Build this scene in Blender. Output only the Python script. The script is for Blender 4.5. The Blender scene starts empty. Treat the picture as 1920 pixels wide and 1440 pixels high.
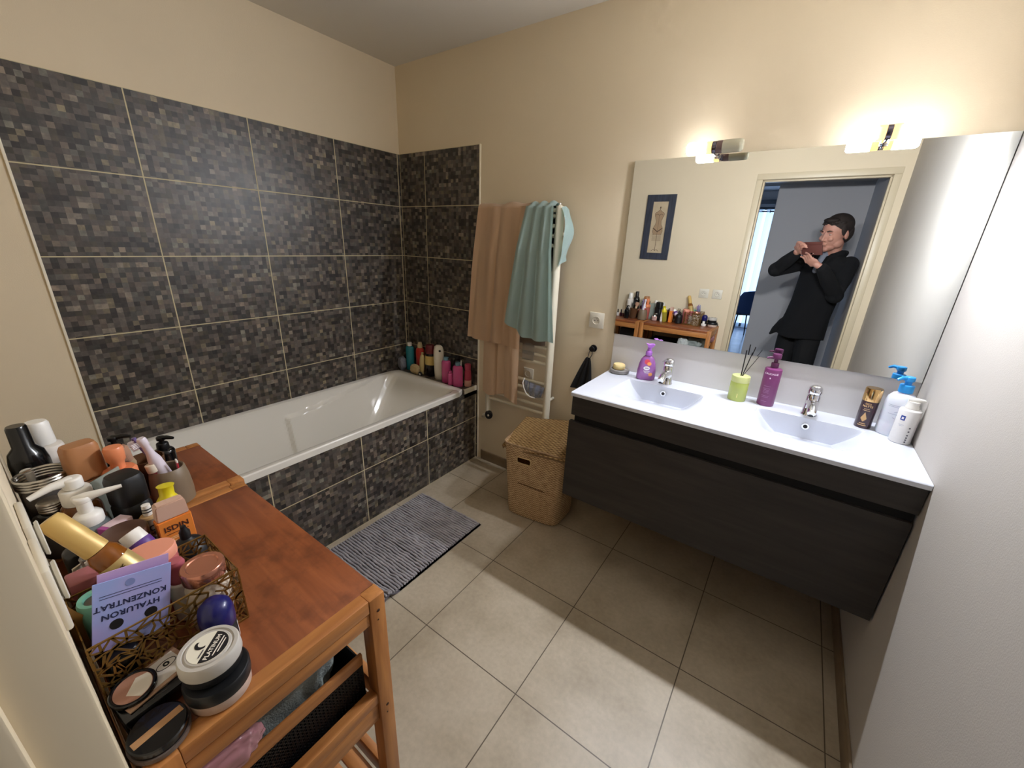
import bpy, bmesh, math, random
from mathutils import Vector, Matrix, Euler, noise as mnoise
random.seed(7)
PI = math.pi
sc = bpy.context.scene
COL = sc.collection

# ------------------------------------------------------------------ camera
CAM = Vector((2.3873, -2.0230, 1.5084))
YAW, PITCH, ROLL, FPX = 0.6043, -0.3403, 0.0394, 749.13
_F = Vector((-math.sin(YAW)*math.cos(PITCH), math.cos(YAW)*math.cos(PITCH), math.sin(PITCH)))
_R0 = Vector((math.cos(YAW), math.sin(YAW), 0)); _U0 = _R0.cross(_F)
_R = _R0*math.cos(ROLL)+_U0*math.sin(ROLL); _U = -_R0*math.sin(ROLL)+_U0*math.cos(ROLL)
cam_data = bpy.data.cameras.new('camera'); cam_data.sensor_width = 36; cam_data.lens = 36*FPX/1920
cam_data.clip_start = 0.01; cam_data.clip_end = 60
cam = bpy.data.objects.new('camera', cam_data); COL.objects.link(cam)
cam.matrix_world = Matrix(((_R.x, _U.x, -_F.x, CAM.x), (_R.y, _U.y, -_F.y, CAM.y), (_R.z, _U.z, -_F.z, CAM.z), (0, 0, 0, 1)))
sc.camera = cam

# ------------------------------------------------------------------ world, exposure
world = bpy.data.worlds.new('world'); sc.world = world; world.use_nodes = True
wbg = world.node_tree.nodes['Background']
wbg.inputs[0].default_value = (0.50, 0.68, 1.0, 1); wbg.inputs[1].default_value = 0.42     # overcast daylight outside the flat
sc.view_settings.view_transform = 'Standard'; sc.view_settings.look = 'None'
sc.view_settings.exposure = 2.85; sc.view_settings.gamma = 1.0
sc.view_settings.use_curve_mapping = False
sc.cycles.max_bounces = 10; sc.cycles.diffuse_bounces = 5; sc.cycles.glossy_bounces = 5
sc.cycles.transmission_bounces = 8; sc.cycles.transparent_max_bounces = 12
sc.cycles.caustics_reflective = False; sc.cycles.caustics_refractive = False
sc.cycles.use_denoising = True
LAMP_E = 225.0         # emission of the room side of the three lit glass tubes over the mirror

# daylight that enters the living room through its window
wl = bpy.data.lights.new('window_daylight', 'AREA'); wl.shape = 'RECTANGLE'; wl.size = 2.6; wl.size_y = 2.1
wl.energy = 34; wl.color = (0.66, 0.78, 1.0)
wlo = bpy.data.objects.new('window_daylight', wl); COL.objects.link(wlo)
wlo.location = (0.9, -7.72, 1.25); wlo.rotation_euler = (-PI/2, 0, 0)

# ------------------------------------------------------------------ materials
def lin(c):
    if isinstance(c, str):
        c = c.lstrip('#'); c = [int(c[i:i+2], 16)/255 for i in (0, 2, 4)]
        c = [x/12.92 if x <= 0.04045 else ((x+0.055)/1.055)**2.4 for x in c]
    return (c[0], c[1], c[2], 1.0)

_mats = {}
def new_mat(name):
    m = bpy.data.materials.new(name); m.use_nodes = True
    nt = m.node_tree; b = nt.nodes['Principled BSDF']
    return m, nt, b

def mat(name, color='#808080', rough=0.5, metal=0.0, trans=0.0, ior=1.45, coat=0.0, emit=None, estr=0.0,
        vary=0.0, vscale=20.0, bump=0.0, bscale=200.0, sheen=0.0, sss=0.0, color2=None, alpha=1.0):
    if name in _mats: return _mats[name]
    m, nt, b = new_mat(name); N = nt.nodes; L = nt.links
    c = lin(color)
    b.inputs['Base Color'].default_value = c
    b.inputs['Roughness'].default_value = rough
    b.inputs['Metallic'].default_value = metal
    b.inputs['Transmission Weight'].default_value = trans
    b.inputs['IOR'].default_value = ior
    b.inputs['Coat Weight'].default_value = coat
    b.inputs['Alpha'].default_value = alpha
    if sheen: b.inputs['Sheen Weight'].default_value = sheen; b.inputs['Sheen Roughness'].default_value = 0.6
    if sss:
        b.inputs['Subsurface Weight'].default_value = sss; b.inputs['Subsurface Scale'].default_value = 0.01
    if emit is not None:
        b.inputs['Emission Color'].default_value = lin(emit); b.inputs['Emission Strength'].default_value = estr
    tc = None
    if vary or color2 or bump:
        tc = N.new('ShaderNodeTexCoord')
    if vary or color2:
        no = N.new('ShaderNodeTexNoise'); no.inputs['Scale'].default_value = vscale; no.inputs['Detail'].default_value = 6
        L.new(tc.outputs['Object'], no.inputs['Vector'])
        mx = N.new('ShaderNodeMix'); mx.data_type = 'RGBA'
        c2 = lin(color2) if color2 else tuple(x*(1-vary) for x in c[:3])+(1,)
        mx.inputs[6].default_value = c; mx.inputs[7].default_value = c2
        rp = N.new('ShaderNodeMapRange'); rp.inputs[1].default_value = 0.35; rp.inputs[2].default_value = 0.65
        L.new(no.outputs['Fac'], rp.inputs[0]); L.new(rp.outputs[0], mx.inputs[0])
        L.new(mx.outputs[2], b.inputs['Base Color'])
    if bump:
        n2 = N.new('ShaderNodeTexNoise'); n2.inputs['Scale'].default_value = bscale; n2.inputs['Detail'].default_value = 4
        L.new(tc.outputs['Object'], n2.inputs['Vector'])
        bp = N.new('ShaderNodeBump'); bp.inputs['Strength'].default_value = bump; bp.inputs['Distance'].default_value = 0.004
        L.new(n2.outputs['Fac'], bp.inputs['Height']); L.new(bp.outputs[0], b.inputs['Normal'])
    _mats[name] = m
    return m

def mth(nt, op, a, b=None, c=None):
    n = nt.nodes.new('ShaderNodeMath'); n.operation = op
    for i, v in enumerate((a, b, c)):
        if v is None: continue
        if isinstance(v, (int, float)): n.inputs[i].default_value = v
        else: nt.links.new(v, n.inputs[i])
    return n.outputs[0]

def grid_lines(nt, u, u0, du, w):
    """1 where the coordinate lies within w of u0 + k*du"""
    f = mth(nt, 'SUBTRACT', u, u0); f = mth(nt, 'DIVIDE', f, du)
    f = mth(nt, 'ADD', f, 0.5); fl = mth(nt, 'FLOOR', f); f = mth(nt, 'SUBTRACT', f, fl); f = mth(nt, 'SUBTRACT', f, 0.5)
    f = mth(nt, 'ABSOLUTE', f); f = mth(nt, 'MULTIPLY', f, du)
    return mth(nt, 'LESS_THAN', f, w)

def mosaic_mat(name, ax, u0, du, v0, dv, extra=(), grout='#c6ba96', tint=1.0):
    """large wall tile printed with small squares; ax = world axis that runs along the wall"""
    m, nt, b = new_mat(name); N = nt.nodes; L = nt.links
    tc = N.new('ShaderNodeTexCoord'); sp = N.new('ShaderNodeSeparateXYZ'); L.new(tc.outputs['Object'], sp.inputs[0])
    u = sp.outputs[ax]; v = sp.outputs[2]
    def cells(size, seed, hv=1.0):
        cx = mth(nt, 'FLOOR', mth(nt, 'DIVIDE', u, size)); cy = mth(nt, 'FLOOR', mth(nt, 'DIVIDE', v, size*hv))
        cb = N.new('ShaderNodeCombineXYZ'); L.new(cx, cb.inputs[0]); L.new(cy, cb.inputs[1]); cb.inputs[2].default_value = seed
        wn = N.new('ShaderNodeTexWhiteNoise'); wn.noise_dimensions = '3D'; L.new(cb.outputs[0], wn.inputs['Vector'])
        return wn
    a = cells(0.0207, 1.3); c = cells(0.0207*2, 5.1, 0.5)
    val = mth(nt, 'ADD', mth(nt, 'MULTIPLY', a.outputs['Value'], 0.74), mth(nt, 'MULTIPLY', c.outputs['Value'], 0.26))
    no = N.new('ShaderNodeTexNoise'); no.inputs['Scale'].default_value = 70; no.inputs['Detail'].default_value = 5
    L.new(tc.outputs['Object'], no.inputs['Vector'])
    val = mth(nt, 'ADD', val, mth(nt, 'MULTIPLY', mth(nt, 'SUBTRACT', no.outputs['Fac'], 0.5), 0.45))
    cr = N.new('ShaderNodeValToRGB'); e = cr.color_ramp
    stops = [(0.10, '#282422'), (0.34, '#3e3a36'), (0.52, '#4e4943'), (0.70, '#5f5850'), (0.84, '#70685d'), (0.96, '#8a8172')]
    e.elements[0].position = stops[0][0]; e.elements[0].color = lin(stops[0][1])
    e.elements[1].position = stops[-1][0]; e.elements[1].color = lin(stops[-1][1])
    for p, q in stops[1:-1]:
        x = e.elements.new(p); x.color = lin(q)
    L.new(val, cr.inputs[0])
    hue = N.new('ShaderNodeMix'); hue.data_type = 'RGBA'; hue.blend_type = 'MULTIPLY'
    hr = N.new('ShaderNodeValToRGB'); hr.color_ramp.interpolation = 'CONSTANT'
    hr.color_ramp.elements[0].color = (1.0, 0.98, 1.0, 1); hr.color_ramp.elements[1].color = (1.08, 0.98, 0.95, 1); hr.color_ramp.elements[1].position = 0.45
    x = hr.color_ramp.elements.new(0.7); x.color = (0.92, 1.0, 1.02, 1); x = hr.color_ramp.elements.new(0.85); x.color = (1.1, 1.05, 0.85, 1)
    c3 = cells(0.0207, 9.7); L.new(c3.outputs['Value'], hr.inputs[0])
    hue.inputs[0].default_value = 1.0; L.new(cr.outputs[0], hue.inputs[6]); L.new(hr.outputs[0], hue.inputs[7])
    g = mth(nt, 'MAXIMUM', grid_lines(nt, u, u0, du, 0.0023), grid_lines(nt, v, v0, dv, 0.0023))
    for q in extra:
        d = mth(nt, 'ABSOLUTE', mth(nt, 'SUBTRACT', u, q)); g = mth(nt, 'MAXIMUM', g, mth(nt, 'LESS_THAN', d, 0.0017))
    mx = N.new('ShaderNodeMix'); mx.data_type = 'RGBA'
    L.new(g, mx.inputs[0]); L.new(hue.outputs[2], mx.inputs[6]); mx.inputs[7].default_value = lin(grout)
    L.new(mx.outputs[2], b.inputs['Base Color'])
    rg = mth(nt, 'ADD', mth(nt, 'MULTIPLY', g, 0.35), 0.42); L.new(rg, b.inputs['Roughness'])
    bp = N.new('ShaderNodeBump'); bp.inputs['Strength'].default_value = 0.6; bp.inputs['Distance'].default_value = 0.001
    bp.invert = True; L.new(g, bp.inputs['Height']); L.new(bp.outputs[0], b.inputs['Normal'])
    return m

def floor_mat():
    m, nt, b = new_mat('beige_floor_tile'); N = nt.nodes; L = nt.links
    tc = N.new('ShaderNodeTexCoord'); sp = N.new('ShaderNodeSeparateXYZ'); L.new(tc.outputs['Object'], sp.inputs[0])
    g = mth(nt, 'MAXIMUM', grid_lines(nt, sp.outputs[0], 1.4321, 0.45, 0.0019), grid_lines(nt, sp.outputs[1], -0.7438, 0.45, 0.0019))
    no = N.new('ShaderNodeTexNoise'); no.inputs['Scale'].default_value = 3.2; no.inputs['Detail'].default_value = 9; no.inputs['Roughness'].default_value = 0.62
    L.new(tc.outputs['Object'], no.inputs['Vector'])
    cr = N.new('ShaderNodeValToRGB'); cr.color_ramp.elements[0].position = 0.36; cr.color_ramp.elements[0].color = lin('#a99b84')
    cr.color_ramp.elements[1].position = 0.62; cr.color_ramp.elements[1].color = lin('#c0b39d')
    L.new(no.outputs['Fac'], cr.inputs[0])
    n2 = N.new('ShaderNodeTexNoise'); n2.inputs['Scale'].default_value = 60; n2.inputs['Detail'].default_value = 6
    L.new(tc.outputs['Object'], n2.inputs['Vector'])
    m2 = N.new('ShaderNodeMix'); m2.data_type = 'RGBA'; m2.blend_type = 'MULTIPLY'; m2.inputs[0].default_value = 0.35
    r2 = N.new('ShaderNodeMapRange'); r2.inputs[1].default_value = 0.3; r2.inputs[2].default_value = 0.7; r2.inputs[3].default_value = 0.75; r2.inputs[4].default_value = 1.12
    L.new(n2.outputs['Fac'], r2.inputs[0]); L.new(cr.outputs[0], m2.inputs[6]); L.new(r2.outputs[0], m2.inputs[7])
    mx = N.new('ShaderNodeMix'); mx.data_type = 'RGBA'; L.new(g, mx.inputs[0]); L.new(m2.outputs[2], mx.inputs[6]); mx.inputs[7].default_value = lin('#5c5040')
    L.new(mx.outputs[2], b.inputs['Base Color']); b.inputs['Roughness'].default_value = 0.42
    bp = N.new('ShaderNodeBump'); bp.inputs['Strength'].default_value = 0.5; bp.inputs['Distance'].default_value = 0.001; bp.invert = True
    L.new(g, bp.inputs['Height']); L.new(bp.outputs[0], b.inputs['Normal'])
    return m

def wood_mat(name, c1, c2, axis=0, rough=0.35, stain=None, coat=0.15, scale=9.0):
    m, nt, b = new_mat(name); N = nt.nodes; L = nt.links
    tc = N.new('ShaderNodeTexCoord'); mp = N.new('ShaderNodeMapping'); L.new(tc.outputs['Object'], mp.inputs[0])
    s = [scale*4]*3; s[axis] = scale*0.35; mp.inputs['Scale'].default_value = s
    no = N.new('ShaderNodeTexNoise'); no.inputs['Scale'].default_value = 1.6; no.inputs['Detail'].default_value = 7; no.inputs['Distortion'].default_value = 0.5
    L.new(mp.outputs[0], no.inputs['Vector'])
    cr = N.new('ShaderNodeValToRGB'); cr.color_ramp.elements[0].position = 0.32; cr.color_ramp.elements[0].color = lin(c1)
    cr.color_ramp.elements[1].position = 0.68; cr.color_ramp.elements[1].color = lin(c2); L.new(no.outputs['Fac'], cr.inputs[0])
    out = cr.outputs[0]
    if stain:
        n2 = N.new('ShaderNodeTexNoise'); n2.inputs['Scale'].default_value = 9; n2.inputs['Detail'].default_value = 8; n2.inputs['Roughness'].default_value = 0.65
        L.new(tc.outputs['Object'], n2.inputs['Vector'])
        r2 = N.new('ShaderNodeMapRange'); r2.inputs[1].default_value = 0.5; r2.inputs[2].default_value = 0.72; L.new(n2.outputs['Fac'], r2.inputs[0])
        mx = N.new('ShaderNodeMix'); mx.data_type = 'RGBA'; L.new(r2.outputs[0], mx.inputs[0]); L.new(out, mx.inputs[6]); mx.inputs[7].default_value = lin(stain)
        out = mx.outputs[2]
    L.new(out, b.inputs['Base Color']); b.inputs['Roughness'].default_value = rough; b.inputs['Coat Weight'].default_value = coat
    b.inputs['Coat Roughness'].default_value = 0.25
    return m

# ------------------------------------------------------------------ mesh helpers
def finish(bm, name, m, parent=None, loc=(0, 0, 0), rot=(0, 0, 0), smooth=40, mods=()):
    bmesh.ops.recalc_face_normals(bm, faces=bm.faces)
    me = bpy.data.meshes.new(name); bm.to_mesh(me); bm.free()
    if smooth:
        for p in me.polygons: p.use_smooth = True
        me.set_sharp_from_angle(angle=math.radians(smooth))
    for mm in (m if isinstance(m, (list, tuple)) else [m]): me.materials.append(mm)
    o = bpy.data.objects.new(name, me); COL.objects.link(o)
    if parent is not None: o.parent = parent
    o.location = loc; o.rotation_euler = rot
    return o

def tag(o, label, cat, group=None, kind=None):
    o['label'] = label; o['category'] = cat
    if group: o['group'] = group
    if kind: o['kind'] = kind
    return o

def thing(name, label, cat, loc=(0, 0, 0), rot=(0, 0, 0), group=None):
    o = bpy.data.objects.new(name, None); COL.objects.link(o); o.empty_display_size = 0.05
    o.location = loc; o.rotation_euler = rot
    return tag(o, label, cat, group)

def struct(o):
    o['kind'] = 'structure'; return o

def B(): return bmesh.new()

def abox(bm, x0, y0, z0, x1, y1, z1, bev=0.0, seg=2, mi=0, M=None):
    g = bmesh.ops.create_cube(bm, size=1.0); vs = g['verts']
    for v in vs:
        v.co = Vector((x0+(v.co.x+.5)*(x1-x0), y0+(v.co.y+.5)*(y1-y0), z0+(v.co.z+.5)*(z1-z0)))
    fs = set(f for v in vs for f in v.link_faces)
    if bev:
        es = list(set(e for v in vs for e in v.link_edges))
        r = bmesh.ops.bevel(bm, geom=es, offset=bev, segments=seg, profile=0.5, affect='EDGES')
        fs = set(f for f in r['faces']) | set(f for v in r['verts'] for f in v.link_faces)
        vs = list(set(v for f in fs for v in f.verts))
    for f in fs:
        if f.is_valid: f.material_index = mi
    if M is not None:
        for v in vs: v.co = M @ v.co
    return bm

def box(*a, **k): return abox(B(), *a, **k)

def lathe(bm, prof, seg=32, cx=0, cy=0, sx=1.0, sy=1.0, mi=0, M=None, power=2.0):
    """revolve (r, z) profile; power > 2 gives a rounded-square section"""
    rings = []
    for r, z in prof:
        if r <= 1e-6:
            v = bm.verts.new((cx, cy, z)); rings.append([v]); continue
        ring = []
        for i in range(seg):
            a = 2*PI*i/seg; c, s = math.cos(a), math.sin(a)
            if power != 2.0:
                k = (abs(c)**power+abs(s)**power)**(-1/power); c *= k; s *= k
            ring.append(bm.verts.new((cx+r*c*sx, cy+r*s*sy, z)))
        rings.append(ring)
    fs = []
    for a, b in zip(rings, rings[1:]):
        if len(a) == 1 and len(b) == 1: continue
        if len(a) == 1:
            for i in range(len(b)): fs.append(bm.faces.new((a[0], b[i], b[(i+1) % len(b)])))
        elif len(b) == 1:
            for i in range(len(a)): fs.append(bm.faces.new((a[i], a[(i+1) % len(a)], b[0])))
        else:
            for i in range(seg):
                j = (i+1) % seg; fs.append(bm.faces.new((a[i], a[j], b[j], b[i])))
    for f in fs: f.material_index = mi
    if M is not None:
        for ring in rings:
            for v in ring: v.co = M @ v.co
    return bm

def L_(prof, **k): return lathe(B(), prof, **k)

def rnd(r, z0, z1, b=0.002, n=3, bt=None):
    """closed cylinder profile with rounded ends"""
    bt = b if bt is None else bt
    p = [(0, z0)]
    for i in range(n+1):
        a = PI/2*i/n; p.append((r-b+b*math.sin(a), z0+b-b*math.cos(a)))
    for i in range(n+1):
        a = PI/2*i/n; p.append((r-bt+bt*math.cos(a), z1-bt+bt*math.sin(a)))
    p.append((0, z1)); return p

def tube(bm, pts, r, seg=10, caps=True, mi=0, closed=False):
    pts = [Vector(p) for p in pts]; n = len(pts)
    rs = r if isinstance(r, (list, tuple)) else [r]*n
    rings = []; prev = None
    for i, p in enumerate(pts):
        if closed: t = (pts[(i+1) % n]-pts[i-1]).normalized()
        else: t = (pts[min(i+1, n-1)]-pts[max(i-1, 0)]).normalized()
        if prev is None:
            up = Vector((0, 0, 1)) if abs(t.z) < 0.9 else Vector((1, 0, 0)); a = t.cross(up).normalized()
        else:
            a = (prev-t*prev.dot(t)).normalized()
        prev = a; b = t.cross(a)
        rings.append([bm.verts.new(p+(a*math.cos(2*PI*k/seg)+b*math.sin(2*PI*k/seg))*rs[i]) for k in range(seg)])
    pr = list(zip(rings, rings[1:]))
    if closed: pr.append((rings[-1], rings[0]))
    for a, b in pr:
        for k in range(seg):
            f = bm.faces.new((a[k], a[(k+1) % seg], b[(k+1) % seg], b[k])); f.material_index = mi
    if caps and not closed:
        for ring in (rings[0], rings[-1]):
            f = bm.faces.new(ring); f.material_index = mi
    return bm

def prism(bm, pts, h0, h1, axis=2, mi=0):
    """extrude a closed 2-D outline; axis = direction of extrusion"""
    def P(a, b, h):
        return {2: (a, b, h), 1: (a, h, b), 0: (h, a, b)}[axis]
    lo = [bm.verts.new(P(a, b, h0)) for a, b in pts]; hi = [bm.verts.new(P(a, b, h1)) for a, b in pts]
    n = len(pts); fs = [bm.faces.new(lo), bm.faces.new(hi)]
    for i in range(n): fs.append(bm.faces.new((lo[i], lo[(i+1) % n], hi[(i+1) % n], hi[i])))
    for f in fs: f.material_index = mi
    return bm

def grid(bm, nu, nv, fn, mi=0, closed_u=False):
    vs = [[bm.verts.new(fn(i/(nu-1) if not closed_u else i/nu, j/(nv-1))) for j in range(nv)] for i in range(nu)]
    for i in range(nu if closed_u else nu-1):
        for j in range(nv-1):
            k = (i+1) % nu
            f = bm.faces.new((vs[i][j], vs[k][j], vs[k][j+1], vs[i][j+1])); f.material_index = mi
    return vs

def thicken(bm, t):
    r = bmesh.ops.solidify(bm, geom=list(bm.faces), thickness=t)
    return bm

def text_bm(s, size, depth=0.0003, align='CENTER', spacing=1.06):
    """letters as mesh in the local XY plane, centred"""
    cu = bpy.data.curves.new('lettering', 'FONT'); cu.body = s; cu.size = size; cu.align_x = align; cu.align_y = 'CENTER'
    cu.extrude = depth; cu.offset = size*0.022; cu.resolution_u = 3; cu.space_character = spacing
    o = bpy.data.objects.new('lettering_source', cu); COL.objects.link(o)
    dg = bpy.context.evaluated_depsgraph_get(); dg.update()
    me = bpy.data.meshes.new_from_object(o.evaluated_get(dg)); bm = B(); bm.from_mesh(me)
    bpy.data.objects.remove(o); bpy.data.curves.remove(cu); bpy.data.meshes.remove(me)
    return bm

def text_flat(s, size, M, m, parent, name='lettering', **k):
    bm = text_bm(s, size, **k)
    for v in bm.verts: v.co = M @ v.co
    return finish(bm, name, m, parent, smooth=0)

def text_wrap(s, size, r, z, ang, m, parent, name='lettering', vertical=False, sx=1.0, sy=1.0, lines=1.25, **k):
    """letters wrapped on a cylinder of radius r round local Z, centred at angle ang (outward) and height z"""
    bm = B()
    rows = s.split('\n')
    for i, row in enumerate(rows):
        t = text_bm(row, size, **k)
        off = -(i-(len(rows)-1)/2)*size*lines
        for v in t.verts:
            x, y, d = v.co
            if vertical == 'down': x, y = y+off, -x
            elif vertical: x, y = -(y+off), x
            else: y = y+off
            a = ang+x/r; rr = r+0.0004+d
            v.co = Vector((rr*math.cos(a)*sx, rr*math.sin(a)*sy, z+y))
        me = bpy.data.meshes.new('t'); t.to_mesh(me); bm.from_mesh(me); bpy.data.meshes.remove(me); t.free()
    return finish(bm, name, m, parent, smooth=0)

def patch(bm, r, z0, z1, a0, a1, n=16, mi=0, off=0.0003, sx=1.0, sy=1.0):
    """label patch on a cylinder"""
    lo, hi = [], []
    for i in range(n+1):
        a = a0+(a1-a0)*i/n
        lo.append(bm.verts.new(((r+off)*math.cos(a)*sx, (r+off)*math.sin(a)*sy, z0))); hi.append(bm.verts.new(((r+off)*math.cos(a)*sx, (r+off)*math.sin(a)*sy, z1)))
    for i in range(n):
        f = bm.faces.new((lo[i], lo[i+1], hi[i+1], hi[i])); f.material_index = mi
    return bm
# ================================================================== THE ROOM
W, D, H = 2.83, 2.035, 2.5213            # room width (x), depth (-y), height
paint = mat('cream_wall_paint', '#dfcfb2', rough=0.75, vary=0.04, vscale=2.0, bump=0.12, bscale=260)
ceil_paint = mat('ceiling_paint', '#cfc8ba', rough=0.85, bump=0.15, bscale=180)
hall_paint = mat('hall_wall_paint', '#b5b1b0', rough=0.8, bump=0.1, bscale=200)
white_trim = mat('white_tile_trim', '#ece4cf', rough=0.4)
door_paint = mat('satin_cream_door_paint', '#d0c1a4', rough=0.38)
plinth_mat = mat('plinth_tile', '#8d7a62', rough=0.45, vary=0.15, vscale=12)
fl = finish(box(-0.02, -D-0.1, -0.05, W+0.02, 0.02, 0), 'floor', floor_mat(), smooth=0); struct(fl)
ce = finish(box(-0.02, -D-0.02, H, W+0.02, 0.02, H+0.05), 'ceiling', ceil_paint, smooth=0); struct(ce)
struct(finish(box(-0.12, -D-0.1, 0, 0, 0, H), 'wall_left', paint, smooth=0))
struct(finish(box(-0.12, 0, 0, W+0.12, 0.12, H), 'wall_back', paint, smooth=0))
struct(finish(box(W, -D-0.1, 0, W+0.12, 0, H), 'wall_right', mat('grey_cream_paint_dimmed', '#bcb6ae', rough=0.75, vary=0.04, vscale=2.0, bump=0.12, bscale=260), smooth=0))  # greyer than the other walls, its colour darkened to offset the near lamp
# tiled part of the left wall and of the back wall over the bath
T = 0.008
TW, TH, Z0 = 0.4555, 0.3212, 2.0329
tl = finish(box(0.0, -1.7594, 0.0, T, -0.0001, Z0), 'wall_left_tiles', mosaic_mat('mosaic_tile_left', 1, -0.4806-0.4555*0, 0.4550, Z0, TH, extra=(-0.0225,)), smooth=0); struct(tl)
tb = finish(box(0.0, -T, 0.0, 0.7030, 0, Z0), 'wall_back_tiles', mosaic_mat('mosaic_tile_back', 0, 0.2477, 0.4590, Z0, TH, extra=(0.0145,)), smooth=0); struct(tb)
struct(finish(box(0.703, -T-0.001, 0, 0.712, 0, Z0+0.001, bev=0.002), 'trim_1', white_trim))
struct(finish(box(0.0, -1.768, 0, T+0.001, -1.7594, Z0+0.001, bev=0.002), 'trim_2', white_trim))
# skirting of floor tile
struct(finish(box(0.74, -0.009, 0, W-0.009, 0, 0.075, bev=0.002), 'baseboard_back', plinth_mat))
struct(finish(box(W-0.009, -D, 0, W, 0, 0.075, bev=0.002), 'baseboard_right', plinth_mat))
struct(finish(box(0.0, -D, 0, 1.885, -D+0.009, 0.075, bev=0.002), 'baseboard_front', plinth_mat))
# wall with the doorway (behind the camera)
DX0, DX1, DZ = 1.9534, 2.740, 2.0504
WT = 0.075
bm = B(); abox(bm, -0.02, -D-WT, 0, DX0-0.04, -D, H); abox(bm, DX0-0.04, -D-WT, DZ+0.04, W+0.02, -D, H); abox(bm, DX1+0.04, -D-WT, 0, W+0.02, -D, DZ+0.04)
struct(finish(bm, 'wall_front', paint, smooth=0))
# pressed metal door frame
bm = B()
def frame_prof(bm, x0, x1, z0, z1):
    abox(bm, x0, -D-WT-0.012, z0, x1, -D+0.003, z1, bev=0.004)
frame_prof(bm, DX0-0.045, DX0, 0, DZ); frame_prof(bm, DX1, DX1+0.045, 0, DZ); frame_prof(bm, DX0-0.045, DX1+0.045, DZ, DZ+0.045)
abox(bm, DX0-0.001, -D-WT-0.012, 0, DX0+0.012, -D-0.040, DZ, bev=0.003)
abox(bm, DX1-0.012, -D-WT-0.012, 0, DX1+0.001, -D-0.040, DZ, bev=0.003)
abox(bm, DX0, -D-WT-0.012, DZ-0.012, DX1, -D-0.040, DZ+0.001, bev=0.003)
struct(finish(bm, 'door_1', door_paint))
# thin shadow gap beyond the frame is the edge of its outer return
# ------------------------------------------------------------------ hall and living room seen in the mirror
HZ = 2.16; HY = -3.2; HX = 2.735
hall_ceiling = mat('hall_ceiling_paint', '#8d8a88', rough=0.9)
wood_floor = mat('living_floor', '#9aa4b4', rough=0.25, vary=0.15, vscale=4)
struct(finish(box(-2.2, -7.7, -0.05, 4.0, -D-0.1, -0.001), 'floor_hall', wood_floor, smooth=0))
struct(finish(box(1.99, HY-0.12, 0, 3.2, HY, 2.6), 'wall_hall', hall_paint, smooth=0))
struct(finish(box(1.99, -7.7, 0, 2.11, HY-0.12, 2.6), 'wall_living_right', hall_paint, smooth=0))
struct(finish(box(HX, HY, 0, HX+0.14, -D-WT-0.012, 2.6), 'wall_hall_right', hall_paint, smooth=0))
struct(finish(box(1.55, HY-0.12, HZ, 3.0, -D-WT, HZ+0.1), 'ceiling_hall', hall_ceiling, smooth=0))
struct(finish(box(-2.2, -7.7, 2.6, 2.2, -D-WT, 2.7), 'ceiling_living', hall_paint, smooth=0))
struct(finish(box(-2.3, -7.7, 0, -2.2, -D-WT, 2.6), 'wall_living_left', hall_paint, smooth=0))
bm = B()   # window wall: strip over and beside the opening
abox(bm, -2.2, -7.7, 2.33, 2.11, -7.6, 2.6); abox(bm, -2.2, -7.7, 0, -0.5, -7.6, 2.33); abox(bm, -0.5, -7.7, 0, 2.11, -7.6, 0.03)
struct(finish(bm, 'wall_living_window', hall_paint, smooth=0))
bm = B(); fr = mat('grey_window_frame', '#4a4c50', rough=0.5)
for x in (-0.5, 0.75, 1.94): abox(bm, x, -7.66, 0.03, x+0.05, -7.60, 2.33)
abox(bm, -0.5, -7.66, 2.28, 1.99, -7.60, 2.33); abox(bm, -0.5, -7.66, 0.03, 1.99, -7.60, 0.09)
struct(finish(bm, 'window_1', fr, smooth=0))
# ================================================================== BATH
enamel = mat('white_bath_enamel', '#e4e0d6', rough=0.12, coat=0.3)
chrome = mat('chrome', '#e8e8ea', rough=0.06, metal=1.0)
black_plastic = mat('black_plastic', '#0c0c0e', rough=0.35)
white_plastic = mat('white_plastic', '#ece9e2', rough=0.32)
hole_dark = mat('dark_hole_black', '#151517', rough=0.6)  # black discs stand for the dark inside the overflow and pin holes
bath = thing('bathtub', 'white enamel bathtub set in a dark mosaic-tiled surround along the left wall', 'bathtub', (0, 0, 0))
panel_m = mosaic_mat('mosaic_tile_bath', 1, -0.4763, 0.4590, 0.3277, 0.3277, extra=(-0.02,))
bm = B(); abox(bm, 0.6858, -1.745, 0.0, 0.6958, -0.009, 0.5293)           # tiled apron
abox(bm, 0.012, -1.7594, 0.0, 0.6958, -1.745, 0.5293)
surround = finish(bm, 'apron', panel_m, bath, smooth=0)
bm = box(0.009, -0.134, 0.50, 0.6958, -0.009, 0.5600)
finish(bm, 'ledge', mosaic_mat('mosaic_tile_ledge', 0, 0.2477, 0.4590, 0.0, 5.0), bath, smooth=0)
finish(box(0.6880, -0.134, 0.5293, 0.6990, -0.009, 0.5625, bev=0.002), 'ledge_trim', white_trim, bath)
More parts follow.
